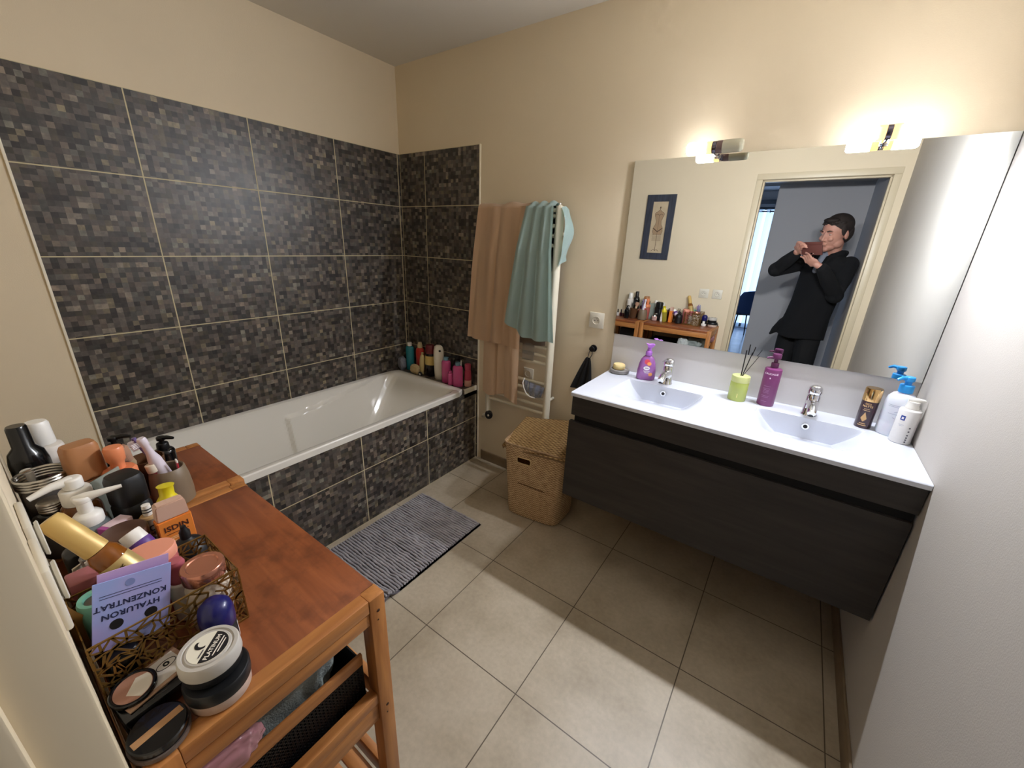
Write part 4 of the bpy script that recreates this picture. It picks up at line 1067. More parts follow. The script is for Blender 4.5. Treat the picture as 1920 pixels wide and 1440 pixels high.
t = simple('face_wash', 'slim rose red bottle with a beige base at the outer end of the bath ledge', 'bottle', (0.655, -0.052, LZ), [('base', rnd(0.023, 0, 0.045, 0.002), mat('beige_base', '#cf9d8a', rough=.4)), ('bottle_body', [(0, .045), (.023, .045), (.021, .10), (.018, .118), (0, .118)], mat('rose_red', '#a63d52', rough=.3)), ('cap', rnd(0.019, 0.118, 0.158, 0.002), mat('rose_cap', '#b54860', rough=.35))], (0, 0, 0), 'bottles on the bath ledge')
simple('pump_dispenser', 'black bottle with a black side nozzle between white and pink bottles', 'bottle', (0.545, -0.036, LZ), [('bottle_body', bottle_prof(0.026, 0.165, 0.02, 0.5), black_plastic), ('pump_head', tube(lathe(B(), rnd(0.016, 0.165, 0.190, 0.003)), [(0, 0, .183), (-.04, -.030, .180), (-.062, -.046, .172)], [.009, .008, .007], seg=12), black_plastic)], (0, 0, 0), 'bottles on the bath ledge')
simple('small_cream_bottle', 'small ivory dropper bottle behind the front pink bottle', 'bottle', (0.585, -0.042, LZ), [('bottle_body', bottle_prof(0.015, 0.12, 0.03, 0.4), mat('ivory_bottle2', '#d8cba8', rough=.4)), ('nozzle', [(0, .12), (.006, .12), (.004, .165), (0, .167)], white_plastic)], (0, 0, 0), 'bottles on the bath ledge')
o = lump('sponge', 'beige natural sponge at the edge of the bath ledge', 'sponge', (0.190, -0.112, LZ), (0.042, 0.021, 0.036), mat('natural_sponge', '#b59d70', rough=.95, bump=1.0, bscale=120), 6.6)
t = thing('razor_head', 'small round dark dial with a white centre in front of the wine-capped bottle', 'dial', (0.262, -0.122, LZ+0.0185), (0.2, 0, 0))
finish(lathe(B(), rnd(0.018, 0, 0.010, 0.002), M=Matrix.Rotation(PI/2, 4, 'X')), 'dial', black_plastic, t); finish(lathe(B(), rnd(0.008, 0.010, 0.012, 0.001), M=Matrix.Rotation(PI/2, 4, 'X')), 'dial_face', white_plastic, t)
# ================================================================== COSMETICS ON THE WIDE AND NARROW UNITS
ZT = ZS+0.0004
G = 'cosmetics on the shelf units'
blackg = mat('glossy_black', '#0b0b0d', rough=0.18, coat=0.3)
whitep = mat('warm_white_plastic', '#e4dcd2', rough=0.35)
amber = mat('amber_liquid', '#8a5220', rough=0.12, trans=0.45, ior=1.3, coat=0.3)
smoke = mat('smoky_clear', '#b6aca4', rough=0.1, trans=0.8, ior=1.3)
silver = mat('brushed_silver', '#c9c5be', rough=0.25, metal=1.0)
peach = mat('peach_plastic', '#e38a5e', rough=0.35)
pinkp = mat('pink_plastic', '#d98080', rough=0.35)
taupe = mat('taupe_ceramic', '#7b6a55', rough=0.45)
ink = mat('print_black', '#1b191b', rough=0.5); inkw = mat('print_cream', '#efe7da', rough=0.5)
bprof = bottle_prof
def pump(parent, r, z, m, ang, reach=0.04, neck=0.006, collar_h=0.02, head_r=0.009, arm=0.0055, stem=0.018, droop=0.006):
    finish(L_([(0, z), (r, z), (r*1.02, z+0.003), (r*0.97, z+collar_h-0.002), (r*0.9, z+collar_h), (0, z+collar_h)]), 'pump_collar', m, parent)
    zz = z+collar_h; finish(L_(rnd(neck, zz, zz+stem, 0.0005)), 'pump_stem', m, parent)
    zt = zz+stem; bm = L_(rnd(head_r, zt, zt+0.010, 0.002)); c, s = math.cos(ang), math.sin(ang)
    tube(bm, [(0, 0, zt+0.006), (c*reach*.5, s*reach*.5, zt+0.009), (c*reach, s*reach, zt+0.009-droop)], [arm*1.15, arm, arm*0.62], seg=12)
    finish(bm, 'pump_head', m, parent)

def mk(name, label, cat, x, y, z=None, rot=(0, 0, 0)):
    return thing(name, label, cat, (x, y, ZT if z is None else z), rot, G)

# back row against the wall
t = mk('tall_bottle', 'tall glossy black bottle with plum lettering against the wall, leftmost in the photo', 'bottle', 1.090, -1.998)
finish(L_([(0, 0), (.029, 0), (.031, .002), (.031, .150), (.027, .172), (.017, .186), (.016, .230), (.014, .234), (0, .234)], seg=40), 'bottle_body', blackg, t)
text_wrap('SHAMPOO', 0.016, 0.031, 0.085, CAMA(1.09, -1.998)+0.75, mat('plum_print', '#7d3b5e', rough=.5), t, vertical=True)
t = mk('lotion_bottle', 'white bottle with round white cap and small black label behind the tall black one', 'bottle', 1.038, -1.968)
finish(L_([(0, 0), (.029, 0), (.031, .003), (.031, .150), (.029, .158), (.018, .162), (0, .163)], seg=40), 'bottle_body', whitep, t)
finish(L_([(0, .163), (.021, .163), (.0215, .166), (.020, .212), (.017, .218), (0, .219)], seg=36), 'cap', white_plastic, t)
bm = B(); patch(bm, .031, .085, .118, 0.10, 0.62, n=6); finish(bm, 'label', mat('brown_black_label', '#2c2418', rough=.4), t); bars(t, inkw, .0312, 0.36, [.111, .104, .097, .091], .010, h=.0022)
t = mk('powder_jar', 'low round olive jar with a cream lid between the white and brown-capped bottles', 'jar', 1.115, -1.925)
finish(L_(rnd(.034, 0, .060, .004)), 'jar_body', mat('olive_jar', '#9b8a5c', rough=.4), t); finish(L_(rnd(.035, .0602, .072, .003)), 'lid', mat('cream_lid', '#b9a67c', rough=.4), t)
t = mk('foundation_bottle', 'bottle with a big rounded caramel brown cap, by the wall', 'bottle', 1.208, -1.932, rot=(0, 0, 0.25))
finish(L_([(0, 0), (.030, 0), (.033, .003), (.033, .100), (.028, .124), (0, .126)], seg=40, sx=.8, power=3), 'bottle_body', mat('caramel_bottle', '#a8795a', rough=.3, trans=.2), t)
finish(L_([(0, .1262), (.030, .1262), (.0305, .130), (.0285, .196), (.025, .204), (0, .206)], seg=40, sx=.72, power=4), 'cap', mat('caramel_cap', '#a9754c', rough=.35), t)
t = mk('foam_pump', 'peach orange foam pump bottle left of the powder brush', 'bottle', 1.236, -1.886)
finish(L_([(0, 0), (.027, 0), (.029, .003), (.029, .106), (0, .108)], seg=40), 'bottle_body', mat('rose_clear_bottle', '#c46a5e', rough=.2, trans=.2), t)
finish(L_([(0, .108), (.029, .108), (.030, .112), (.030, .128), (.026, .134), (0, .135)], seg=40), 'pump_collar', peach, t)
finish(L_([(0, .135), (.0125, .135), (.0125, .150), (.0165, .156), (.0175, .182), (.015, .187), (0, .188)], seg=32), 'pump_head', peach, t)
t = mk('serum_pump', 'black pump bottle whose nozzle shows above the peach foam pump', 'bottle', 1.130, -1.868)
finish(L_(bprof(.024, .125, .015, .5)), 'bottle_body', blackg, t); pump(t, .0145, .125, black_plastic, 0.9, reach=.036, head_r=.011, stem=.010, collar_h=.026, droop=.002)
t = mk('serum_pump', 'black pump bottle standing behind the tooth mug by the bath', 'bottle', 1.085, -1.775)
finish(L_(bprof(.023, .085, .012, .5)), 'bottle_body', blackg, t); pump(t, .0135, .085, black_plastic, 0.6, reach=.034, head_r=.010, stem=.008, collar_h=.016, droop=.001)
# cup with powder brush
brown_glass = mat('brown_glass_cup', '#6c4a33', rough=.15, trans=.35, ior=1.3)
def open_cup(r0, r1, h, w=0.003, base=0.005):
    return [(0, 0), (r0-.002, 0), (r0, .002), (r1, h-.001), (r1-w/2, h), (r1-w, h-.001), (r0-w, base), (0, base)]
t = mk('glass_cup', 'brown glass cup holding a powder brush at the back', 'cup', 1.132, -1.822); finish(L_(open_cup(.030, .036, .095)), 'cup', brown_glass, t)
t = mk('powder_brush', 'powder brush with pale tan bristles leaning in the brown glass cup', 'brush', 1.136, -1.818, ZT+.008, Vector((.008, -.060, .150)).to_track_quat('Z', 'Y').to_euler())
finish(L_([(0, 0), (.004, .002), (.006, .05), (.0075, .085), (0, .086)]), 'handle', mat('cream_handle', '#cdbb9c', rough=.4), t)
finish(L_([(0, .085), (.0085, .085), (.012, .092), (.013, .104), (0, .104)]), 'ferrule', mat('beige_ferrule', '#c9ad8a', rough=.35, metal=.3), t)
finish(L_([(0, .104), (.0125, .104), (.019, .124), (.0215, .136), (.0195, .143), (.012, .147), (0, .148)]), 'bristles', mat('tan_bristles', '#c19479', rough=.95, bump=.8, bscale=700), t)
# tooth mug with brushes
t = mk('tooth_mug', 'taupe grey ceramic tooth mug holding toothbrushes, nearest the bath', 'mug', 1.226, -1.806)
finish(L_([(0, 0), (.037, 0), (.041, .003), (.0415, .030), (.039, .065), (.034, .093), (.032, .095), (.030, .093), (.035, .062), (.036, .01), (0, .008)], seg=48), 'mug', taupe, t)
t = mk('electric_toothbrush', 'white electric toothbrush leaning out of the taupe mug', 'toothbrush', 1.226, -1.798, ZT+.010, Vector((.002, -.038, .172)).to_track_quat('Z', 'Y').to_euler())
finish(L_([(0, 0), (.011, 0), (.0135, .004), (.0150, .07), (.013, .118), (.0085, .136), (.0075, .158), (.0090, .1605), (.0092, .176), (.007, .180), (0, .180)], seg=28), 'handle', mat('lilac_white', '#dcd2dc', rough=.3), t)
bm = B()
for i in range(4): tube(bm, [(0.002+.0*i, -.008, .163+.0035*i), (0.003, -.021, .163+.0035*i)], .0012, seg=6)
finish(bm, 'bristles', mat('white_bristle', '#eeeaf2', rough=.6), t)
t = mk('hand_toothbrush', 'purple toothbrush with white bristles leaning left in the taupe mug', 'toothbrush', 1.214, -1.800, ZT+.010, Vector((-.008, -.042, .168)).to_track_quat('Z', 'Y').to_euler())
purp = mat('purple_plastic', '#6e5f92', rough=.3)
bm = B(); tube(bm, [(0, 0, 0), (0, 0, .06), (0, .001, .12), (0, 0, .150), (0, -.002, .178)], [.0055, .0060, .0035, .0050, .0045], seg=10); finish(bm, 'handle', purp, t)
bm = B()
for i in range(6):
    for dx in (-.003, .003): tube(bm, [(dx, -.004, .150+.0042*i), (dx, -.016, .149+.0042*i)], .0016, seg=6)
finish(bm, 'bristles', _mats['white_bristle'], t)
t = mk('lip_tint', 'small cream capped tube standing in the taupe mug', 'tube', 1.236, -1.822, ZT+.012, (0.12, -0.05, 0)); finish(L_(rnd(.0065, 0, .085, .001)), 'barrel', mat('dark_red_tube', '#7d2a2c', rough=.3), t); finish(L_(rnd(.0105, .085, .106, .002)), 'cap', mat('ivory_cap', '#d8cbb6', rough=.4), t)
t = mk('nail_file', 'red stick with a white tip behind the mug rim', 'stick', 1.240, -1.790, ZT+.010, (0.0, 0.10, 0)); finish(box(-.005, -.0015, 0, .005, .0015, .100, bev=.0005), 'stick', mat('red_stick', '#b02a35', rough=.4), t); finish(box(-.005, -.0015, .100, .005, .0015, .108, bev=.0005), 'tip', white_plastic, t)
# flat clear card and clear canister
t = mk('mirror_card', 'small clear greenish plate standing behind the white pumps', 'plate', 1.285, -1.905, rot=(0.1, 0, -0.9)); finish(box(-.032, -.002, 0, .032, .002, .148, bev=.001), 'plate', mat('green_clear', '#b8c0b4', rough=.1, trans=.5, ior=1.3), t)
t = mk('cotton_canister', 'clear plastic canister with ribbed silver rim by the wall', 'canister', 1.188, -1.992)
finish(L_(open_cup(.038, .038, .132)), 'canister_body', smoke, t); bm = B()
for k in range(4): tube(bm, [(.0385*math.cos(2*PI*i/40), .0385*math.sin(2*PI*i/40), .134+.0062*k) for i in range(40)], .0030, seg=8, closed=True)
finish(bm, 'ribbed_rim', silver, t)
t = mk('lotion_pump', 'amber liquid bottle with the larger white pump', 'bottle', 1.292, -1.962)
finish(L_(bprof(.031, .115, .02, .6), seg=40), 'bottle_body', amber, t)
finish(L_([(0, .115), (.0235, .115), (.024, .118), (.0235, .143), (.021, .146), (0, .147)], seg=36), 'pump_collar', white_plastic, t)
bm = L_(rnd(.0155, .147, .170, .004)); tube(bm, [(0, 0, .163), (.006, -.028, .165), (.010, -.060, .156)], [.010, .0075, .005], seg=12); finish(bm, 'pump_head', white_plastic, t)
t = mk('lotion_pump', 'grey clear bottle with the smaller white pump, nozzle pointing to the mug', 'bottle', 1.362, -1.962)
finish(L_(bprof(.033, .098, .02, .6), seg=40, sy=.9), 'bottle_body', mat('blue_grey_clear', '#8f979c', rough=.15, trans=.4, ior=1.3), t)
finish(L_([(0, .098), (.0205, .098), (.0215, .101), (.0215, .116), (.0175, .121), (.011, .124), (.011, .146), (0, .146)], seg=36), 'pump_collar', white_plastic, t)
bm = L_(rnd(.013, .145, .156, .003)); tube(bm, [(-.010, -.010, .150), (.0, .004, .153), (.008, .030, .156), (.014, .055, .158)], [.007, .009, .006, .0035], seg=12); finish(bm, 'pump_head', white_plastic, t)
t = mk('cream_jar', 'round black bottle with a ribbed silver screw cap beside the door frame', 'bottle', 1.250, -1.996)
finish(L_([(0, 0), (.0345, 0), (.037, .004), (.037, .062), (.0365, .064), (0, .064)], seg=44), 'label_band', mat('grey_label', '#6f6a6a', rough=.5), t)
finish(L_([(0, .0642), (.037, .0642), (.037, .074), (.031, .088), (.019, .095), (0, .096)], seg=44), 'shoulder', blackg, t)
bm = L_([(0, .096), (.0195, .096)]+[(.0195+(.0012 if i % 2 else 0), .097+.0026*i) for i in range(8)]+[(.018, .1185), (0, .119)], seg=44); finish(bm, 'screw_cap', silver, t)
t = mk('face_cream_tube', 'white and blue squeeze tube at the edge of the door frame', 'tube', 1.139, -2.008, ZT, (0, 0.04, 0))
t.scale = (.72, .72, 1)
finish(L_(rnd(.017, 0, .03, .002)), 'cap', mat('deep_blue', '#1f4ea8', rough=.4), t); finish(L_([(0, .03), (.019, .03), (.021, .10), (.020, .150), (0, .152)], sy=.7), 'tube_body', white_plastic, t); finish(L_([(.0195, .070), (.0208, .072), (.0216, .100), (.0214, .102)], sy=.72), 'blue_band', _mats['deep_blue'], t)
# middle row
t = mk('deodorant_bottle', 'squarish matte black bottle with a broad black cap, beside the mug', 'bottle', 1.345, -1.898, rot=(0, 0, 0.3))
finish(L_([(0, 0), (.029, 0), (.031, .003), (.031, .095), (.027, .104), (0, .105)], seg=44, power=4, sy=.85), 'bottle_body', mat('matte_black', '#111113', rough=.45), t)
finish(L_([(0, .1052), (.0295, .1052), (.030, .108), (.030, .156), (.026, .166), (.015, .169), (0, .169)], seg=44, power=3.4, sy=.9), 'cap', _mats['matte_black'], t)
text_wrap('MEN', .014, .031, .060, 1.35, inkw, t, sy=.85)
t = mk('pink_jar', 'low pale pink jar with a knobbed lid, seen in the mirror', 'jar', 1.330, -1.842)
finish(L_(rnd(.024, 0, .042, .006)), 'jar_body', mat('pale_pink_glass', '#dcb5ac', rough=.15, trans=.3, ior=1.3), t); finish(L_([(0, .042), (.020, .042), (.018, .049), (.006, .052), (.005, .062), (.007, .068), (0, .071)]), 'lid', silver, t)
t = mk('soap_carton', 'magenta and white carton standing behind the dark amber bottle', 'box', 1.398, -1.935, rot=(0, 0, .5)); finish(box(-.013, -.022, 0, .013, .022, .098, bev=.001), 'carton', mat('magenta_card', '#b0489a', rough=.45), t); finish(box(-.0134, -.014, .060, .0134, .0224, .0984, bev=.001), 'white_panel', mat('pinkish_card', '#e0c6cf', rough=.5), t)
t = mk('amber_jar', 'wide dark amber bottle beside the orange sunscreen', 'bottle', 1.450, -1.932)
finish(L_([(0, 0), (.031, 0), (.034, .003), (.034, .084), (0, .0842)], seg=44), 'bottle_body', mat('dark_amber_glass', '#57250f', rough=.1, trans=.3, ior=1.3, coat=.4), t)
finish(L_(rnd(.0345, .0845, .104, .004), seg=44), 'lid', mat('dull_brown_lid', '#5f4338', rough=.4), t)
t = mk('serum_bottle', 'slim beige Q+A serum bottle with white cap left of the orange sunscreen', 'bottle', 1.412, -1.888)
finish(L_([(0, 0), (.0145, 0), (.016, .002), (.016, .090), (.013, .094), (0, .095)]), 'bottle_body', mat('beige_clear_bottle', '#b99669', rough=.25), t); finish(L_([(0, .095), (.0075, .095), (.0080, .100), (.0070, .118), (0, .119)]), 'nozzle', white_plastic, t)
bm = B(); patch(bm, .016, .020, .090, -.9, .9, n=10); finish(bm, 'label', mat('taupe_label', '#8c7b68', rough=.5), t)
text_wrap('Q+A', .017, .0162, .060, CAMA(1.412, -1.888)+0.05, ink, t, vertical='down')
for k in range(2): finish(tube(B(), [(.0085*math.cos(a), .0085*math.sin(a), .104+.006*k) for a in [q*.3-1.2 for q in range(9)]], .0011, seg=6), 'black_stripe', ink, t)
yel = mat('yellow_plastic', '#dccb25', rough=.3); yelc = mat('yellow_clear', '#cfc04a', rough=.2, trans=.45, ior=1.3)
t = mk('sun_oil', 'bright yellow conical spray bottle behind the orange sunscreen', 'bottle', 1.418, -1.858, rot=(-.06, -.10, 0))
finish(L_([(0, 0), (.020, 0), (.022, .003), (.0235, .060), (.0225, .088), (0, .089)]), 'bottle_body', yelc, t); finish(L_([(0, .089), (.0235, .089), (.0235, .096), (.019, .110), (.0125, .120), (.0125, .136), (.0150, .141), (0, .142)]), 'cap', yel, t)
squeeze_tube('hand_cream', 'small white squeeze tube standing crimp up behind the sunscreen', 'tube', (1.392, -1.846, ZT), .012, .104, .022, .011, whitep, white_plastic, rot=(0, 0, .8), group=G)
# orange sunscreen
orange = mat('orange_plastic', '#e88a3c', rough=.35, coat=.1)
X, Y = 1.470, -1.864; t = mk('sunscreen_bottle', 'flat orange ISDIN sunscreen bottle with a frosted cap', 'bottle', X, Y, rot=(0, 0, CAMA(X, Y)+0.18))
bm = B()
def slabprof(bm, pts, half):   # outline in local (y, z), thickness along x, softened
    prism(bm, pts, -half, half, axis=0); bmesh.ops.bevel(bm, geom=list(bm.edges), offset=.0018, segments=2, affect='EDGES'); return bm
finish(slabprof(B(), [(-.024, 0), (.024, 0), (.0275, .02), (.0275, .105), (-.0275, .105), (-.0275, .02)], .0125), 'bottle_body', orange, t)
finish(slabprof(B(), [(-.0255, .1055), (.0255, .1055), (.0235, .136), (.021, .140), (-.021, .140), (-.0235, .136)], .0110), 'frosted_cap', mat('frosted_peach', '#dfb9a4', rough=.4, trans=.15), t)
Mf = Matrix(((0, 0, 1, .0129), (1, 0, 0, 0), (0, 1, 0, 0), (0, 0, 0, 1)))
text_flat('ISDIN', .0155, Mf @ Matrix.Translation((0, .086, 0)), mat('print_brown', '#4d2b22', rough=.5), t, depth=.0002, spacing=1.05)
text_flat('50+', .0120, Mf @ Matrix.Translation((.001, .052, 0)), mat('print_pale_orange', '#f2cfa0', rough=.5), t, depth=.0002)
for (y, z, w, h, mm) in ((0, .0745, .036, .0010, 'print_brown'), (0, .0660, .026, .0010, 'print_pale_orange'), (0, .0625, .022, .0010, 'print_pale_orange'), (.004, .040, .018, .0010, 'print_pale_orange'), (.004, .036, .018, .0010, 'print_pale_orange')):
    finish(box(.0127, y-w/2, z-h/2, .0131, y+w/2, z+h/2), 'printed_line', _mats[mm], t, smooth=0)
# inside and around the gilt basket
t = mk('round_bottle', 'round matte black bottle with a pointed black knob next to the sunscreen', 'bottle', 1.540, -1.866)
finish(L_([(0, 0), (.027, 0), (.031, .004), (.032, .055), (.030, .068), (.022, .080), (.012, .086), (.0085, .090), (.0085, .104), (.005, .110), (.0045, .116), (0, .118)], seg=40), 'bottle_body', _mats['matte_black'], t)
t = mk('treatment_tube', 'white tube with a purple band and wide white cap leaning by the pink jar', 'tube', 1.545, -1.892, ZT+.014, Vector((-.075, -.040, .100)).to_track_quat('Z', 'Y').to_euler())
finish(L_([(0, 0), (.012, .002), (.017, .02), (.0185, .098), (0, .099)]), 'tube_body', mat('lilac_tube', '#cbc0cf', rough=.35), t); finish(L_([(.0188, .084), (.0192, .086), (.0192, .099), (.0186, .101)]), 'purple_band', mat('purple_print', '#5c3a86', rough=.4), t)
finish(L_([(0, .0992), (.0175, .0992), (.0180, .102), (.0175, .121), (.0165, .123), (.014, .123), (.012, .121), (0, .121)], seg=36), 'cap', white_plastic, t)
bars(t, ink, .0184, .2, [.070, .064], .02, h=.003)
t = mk('pink_bottle', 'pink oval bottle with a flat peach lid in the gilt basket', 'bottle', 1.585, -1.925)
finish(L_([(0, 0), (.030, 0), (.034, .004), (.035, .108), (0, .108)], seg=48, sx=.80), 'bottle_body', mat('pink_gloss', '#c9706f', rough=.25, coat=.3), t)
finish(L_([(0, .108), (.0355, .108), (.036, .112), (.0355, .124), (.034, .1262), (0, .1265)], seg=48, sx=.80), 'lid', mat('peach_lid', '#e59a80', rough=.45), t)
t = mk('mini_pump', 'small white bottle with a pink clear domed pump in the gilt basket', 'bottle', 1.632, -1.905)
finish(L_(rnd(.0185, 0, .078, .004)), 'bottle_body', whitep, t); finish(L_([(0, .078), (.0150, .078), (.0155, .086), (.0115, .092), (.0115, .106), (.0125, .112), (.010, .117), (0, .118)]), 'pump_head', mat('rose_clear', '#cf6f7b', rough=.12, trans=.3, ior=1.3, coat=.4), t)
rose = mat('rose_gold', '#c98a74', rough=.22, metal=.8)
t = mk('cream_jar', 'white jar with a shiny rose gold lid at the front corner of the gilt basket', 'jar', 1.680, -1.882)
finish(L_([(0, 0), (.027, 0), (.030, .004), (.0305, .080), (.027, .096), (0, .097)], seg=48), 'jar_body', mat('ivory_jar', '#e0cfba', rough=.35), t)
finish(L_([(0, .097), (.0300, .097), (.0305, .100), (.0305, .118), (.0290, .120), (.0225, .1200), (.0210, .1185), (0, .1180)], seg=48), 'lid', rose, t)
# gilt openwork basket
gilt = mat('antique_brass', '#93713c', rough=.35, metal=.75)
gb = thing('openwork_basket', 'gilt metal openwork basket full of cosmetics on the wide shelf unit', 'basket', (1.6535, -1.938, ZT))
def lattice(name, w, h, M, seed, parent):
    rr = random.Random(seed); bm = B(); c = 0.0125; nxn = max(3, int(round(w/c))); nzn = max(3, int(round(h/c)))
    P = {}
    for i in range(nxn+1):
        for j in range(nzn+1):
            jx = 0 if i in (0, nxn) else rr.uniform(-.42, .42)*w/nxn; jz = 0 if j in (0, nzn) else rr.uniform(-.42, .42)*h/nzn
            P[i, j] = Vector((w*i/nxn-w/2+jx, 0, h*j/nzn+jz))
    def bar(a, b, bw=.0017):
        d = (b-a); 
        if d.length < 1e-5: return
        n = Vector((d.z, 0, -d.x)).normalized()*bw/2; t_ = Vector((0, .0007, 0))
        q = [a+n+t_, a-n+t_, b-n+t_, b+n+t_]; r = [v-2*t_ for v in q]
        vs = [bm.verts.new(M @ v) for v in q+r]
        for f in ((0, 1, 2, 3), (7, 6, 5, 4), (0, 4, 5, 1), (1, 5, 6, 2), (2, 6, 7, 3), (3, 7, 4, 0)): bm.faces.new([vs[k] for k in f])
    for i in range(nxn+1):
        for j in range(nzn+1):
            if i < nxn and rr.random() < .82: bar(P[i, j], P[i+1, j], rr.uniform(.0018, .0038))
            if j < nzn and rr.random() < .82: bar(P[i, j], P[i, j+1], rr.uniform(.0018, .0038))
            if i < nxn and j < nzn: bar(P[i, j], P[i+1, j+1], rr.uniform(.0015, .0032)) if rr.random() < .45 else (bar(P[i+1, j], P[i, j+1], rr.uniform(.0015, .0032)) if rr.random() < .5 else None)
    o = finish(bm, name, gilt, parent, smooth=0); return o
bw, bd, bh = 0.133, 0.180, 0.108
lattice('openwork_side', bd, bh, Matrix.Translation((bw/2, 0, 0)) @ Matrix.Rotation(PI/2, 4, 'Z'), 1, gb)
lattice('openwork_side', bd, bh, Matrix.Translation((-bw/2, 0, 0)) @ Matrix.Rotation(PI/2, 4, 'Z'), 2, gb)
lattice('openwork_front', bw, bh, Matrix.Translation((0, bd/2, 0)), 3, gb); lattice('openwork_back', bw, bh, Matrix.Translation((0, -bd/2, 0)), 4, gb)
bm = B(); tube(bm, [(-bw/2, -bd/2, bh), (bw/2, -bd/2, bh), (bw/2, bd/2, bh), (-bw/2, bd/2, bh)], .0016, seg=8, closed=True); finish(bm, 'rim', gilt, gb)
bm = B(); tube(bm, [(-bw/2, -bd/2, .002), (bw/2, -bd/2, .002), (bw/2, bd/2, .002), (-bw/2, bd/2, .002)], .0018, seg=8, closed=True); finish(bm, 'base_rim', gilt, gb)
# hair oil spray leaning back over the basket
t = thing('oil_spray', 'amber hair oil spray with a long gold cap leaning against the wall over the basket', 'bottle', (1.628, -1.938, ZT+.088), Vector((-.062, -.076, .150)).to_track_quat('Z', 'Y').to_euler(), G)
bpy.context.view_layer.update(); _q = t.matrix_world.to_3x3().inverted() @ (CAM-t.location); SPA = math.atan2(_q.y, _q.x)
goldc = mat('satin_gold_cap', '#cdab66', rough=.4, metal=.15)
finish(L_([(0, 0), (.019, 0), (.021, .003), (.0215, .070), (.0205, .090), (.016, .098), (0, .099)], seg=36), 'bottle_body', mat('amber_glass', '#9a5a1e', rough=.08, trans=.35, ior=1.3, coat=.5), t)
finish(L_([(.0216, .018), (.0219, .020), (.0219, .070), (.0214, .072)], seg=36), 'gold_label', mat('olive_gold_label', '#b8a067', rough=.35, metal=.3), t)
finish(L_([(0, .099), (.0165, .099), (.0168, .102), (.0160, .130), (.0163, .1310), (.0155, .170), (.013, .176), (0, .177)], seg=36), 'cap', goldc, t)
text_wrap('ELIXIR', .0085, .0220, .050, SPA, mat('dark_gold_print', '#4b3a16', rough=.5), t, vertical=True)
for k, (zz, aa) in enumerate(((.030, SPA+.2), (.022, SPA-.1))): bm = B(); patch(bm, .0220, zz-.005, zz+.005, aa-.25, aa+.25, n=4, off=.0005); finish(bm, 'gold_flower', mat('bright_gold_print', '#e0b74a', rough=.35, metal=.3), t)
# clear faceted flacon, white papers
t = mk('perfume_flacon', 'clear faceted perfume flacon behind the oil spray', 'bottle', 1.506, -1.984)
finish(L_([(0, 0), (.026, 0), (.028, .003), (.030, .075), (.020, .088), (0, .09)], seg=8), 'flacon', mat('crystal', '#e0d6c8', rough=.05, trans=.85, ior=1.4), t); finish(L_([(0, .09), (.012, .09), (.015, .115), (0, .118)], seg=8), 'stopper', _mats['crystal'], t)
for (x, y, r, lab) in ((1.462, -2.000, 0.5, 'folded white paper leaflet standing by the wall, left one'), (1.478, -1.985, 0.1, 'folded white paper leaflet standing by the wall, right one')):
    t = mk('paper_leaflet', lab, 'paper', x, y, rot=(0.05, 0.25, r)); finish(box(-.0012, -.018, 0, .0012, .018, .100), 'paper', mat('paper_white', '#ded5c6', rough=.8), t)
for (x, y, h, lab) in ((1.418, -1.992, .092, 'short black bottle in the gap by the wall, beside the silver-capped one'), (1.512, -1.930, .070, 'short black jar in front of the clear flacon')):
    t = mk('short_bottle', lab, 'bottle', x, y); finish(L_(bprof(.021, h, .012, .5)), 'bottle_body', blackg, t); finish(L_(rnd(.010, h, h+.014, .002)), 'cap', black_plastic, t)
# sachets in the basket
t = thing('foil_sachet', 'cream and golden foil sachet standing at the wall end of the gilt basket', 'sachet', (1.625, -2.010, ZT+.010), (0.25, 0.22, -0.15), G)
bm = B(); grid(bm, 10, 14, lambda u, v: Vector(((u-.5)*.004, -.012+.034*u, .145*v-.004+.000*u)))
for v in bm.verts: v.co.x += .003*math.sin(v.co.z*60)
thicken(bm, .0016); finish(bm, 'sachet', mat('cream_foil', '#d5bd8e', rough=.35, color2='#c28a3a', vscale=9), t)
lil = mat('lilac_blue_card', '#8f9fd6', rough=.4, color2='#a99cd0', vscale=12)
t = thing('serum_packet', 'pale blue HYALURON KONZENTRAT packet standing upside down in the gilt basket', 'packet', (1.690, -1.984, ZT+.060), (-0.24, -0.10, 0.0), G)
a = math.atan2(-.0, 1)
finish(box(-.0010, -.043, 0, .0010, .043, .105, bev=.0004), 'packet', lil, t, smooth=0)
Mb = Matrix(((0, 0, 1, .00135), (1, 0, 0, 0), (0, 1, 0, 0), (0, 0, 0, 1)))
R180 = Matrix.Rotation(PI, 4, 'Z')
text_flat('HYALURON', .0115, Mb @ Matrix.Translation((-.002, .052, 0)) @ R180, mat('print_navy', '#23284a', rough=.5), t, depth=.0001)
text_flat('KONZENTRAT', .0115, Mb @ Matrix.Translation((-.002, .067, 0)) @ R180, _mats['print_navy'], t, depth=.0001)
for z in (.0795, .0835): finish(box(.0010, -.036, z, .0013, .032, z+.0008), 'printed_line', _mats['print_navy'], t, smooth=0)
bm = B(); 
for (y, z) in ((-.018, .036), (.020, .036)):
    lathe(bm, [(0, 0), (.0075, 0), (.0075, .0003), (0, .0003)], M=Matrix.Translation((.0011, y, z)) @ Matrix.Rotation(PI/2, 4, 'Y'))
finish(bm, 'printed_drops', ink, t)
finish(lathe(B(), [(0, 0), (.0055, 0), (.0055, .0003), (0, .0003)], M=Matrix.Translation((.0011, -.004, .094)) @ Matrix.Rotation(PI/2, 4, 'Y')), 'pale_dot', mat('print_greyblue', '#7480b4', rough=.5), t)
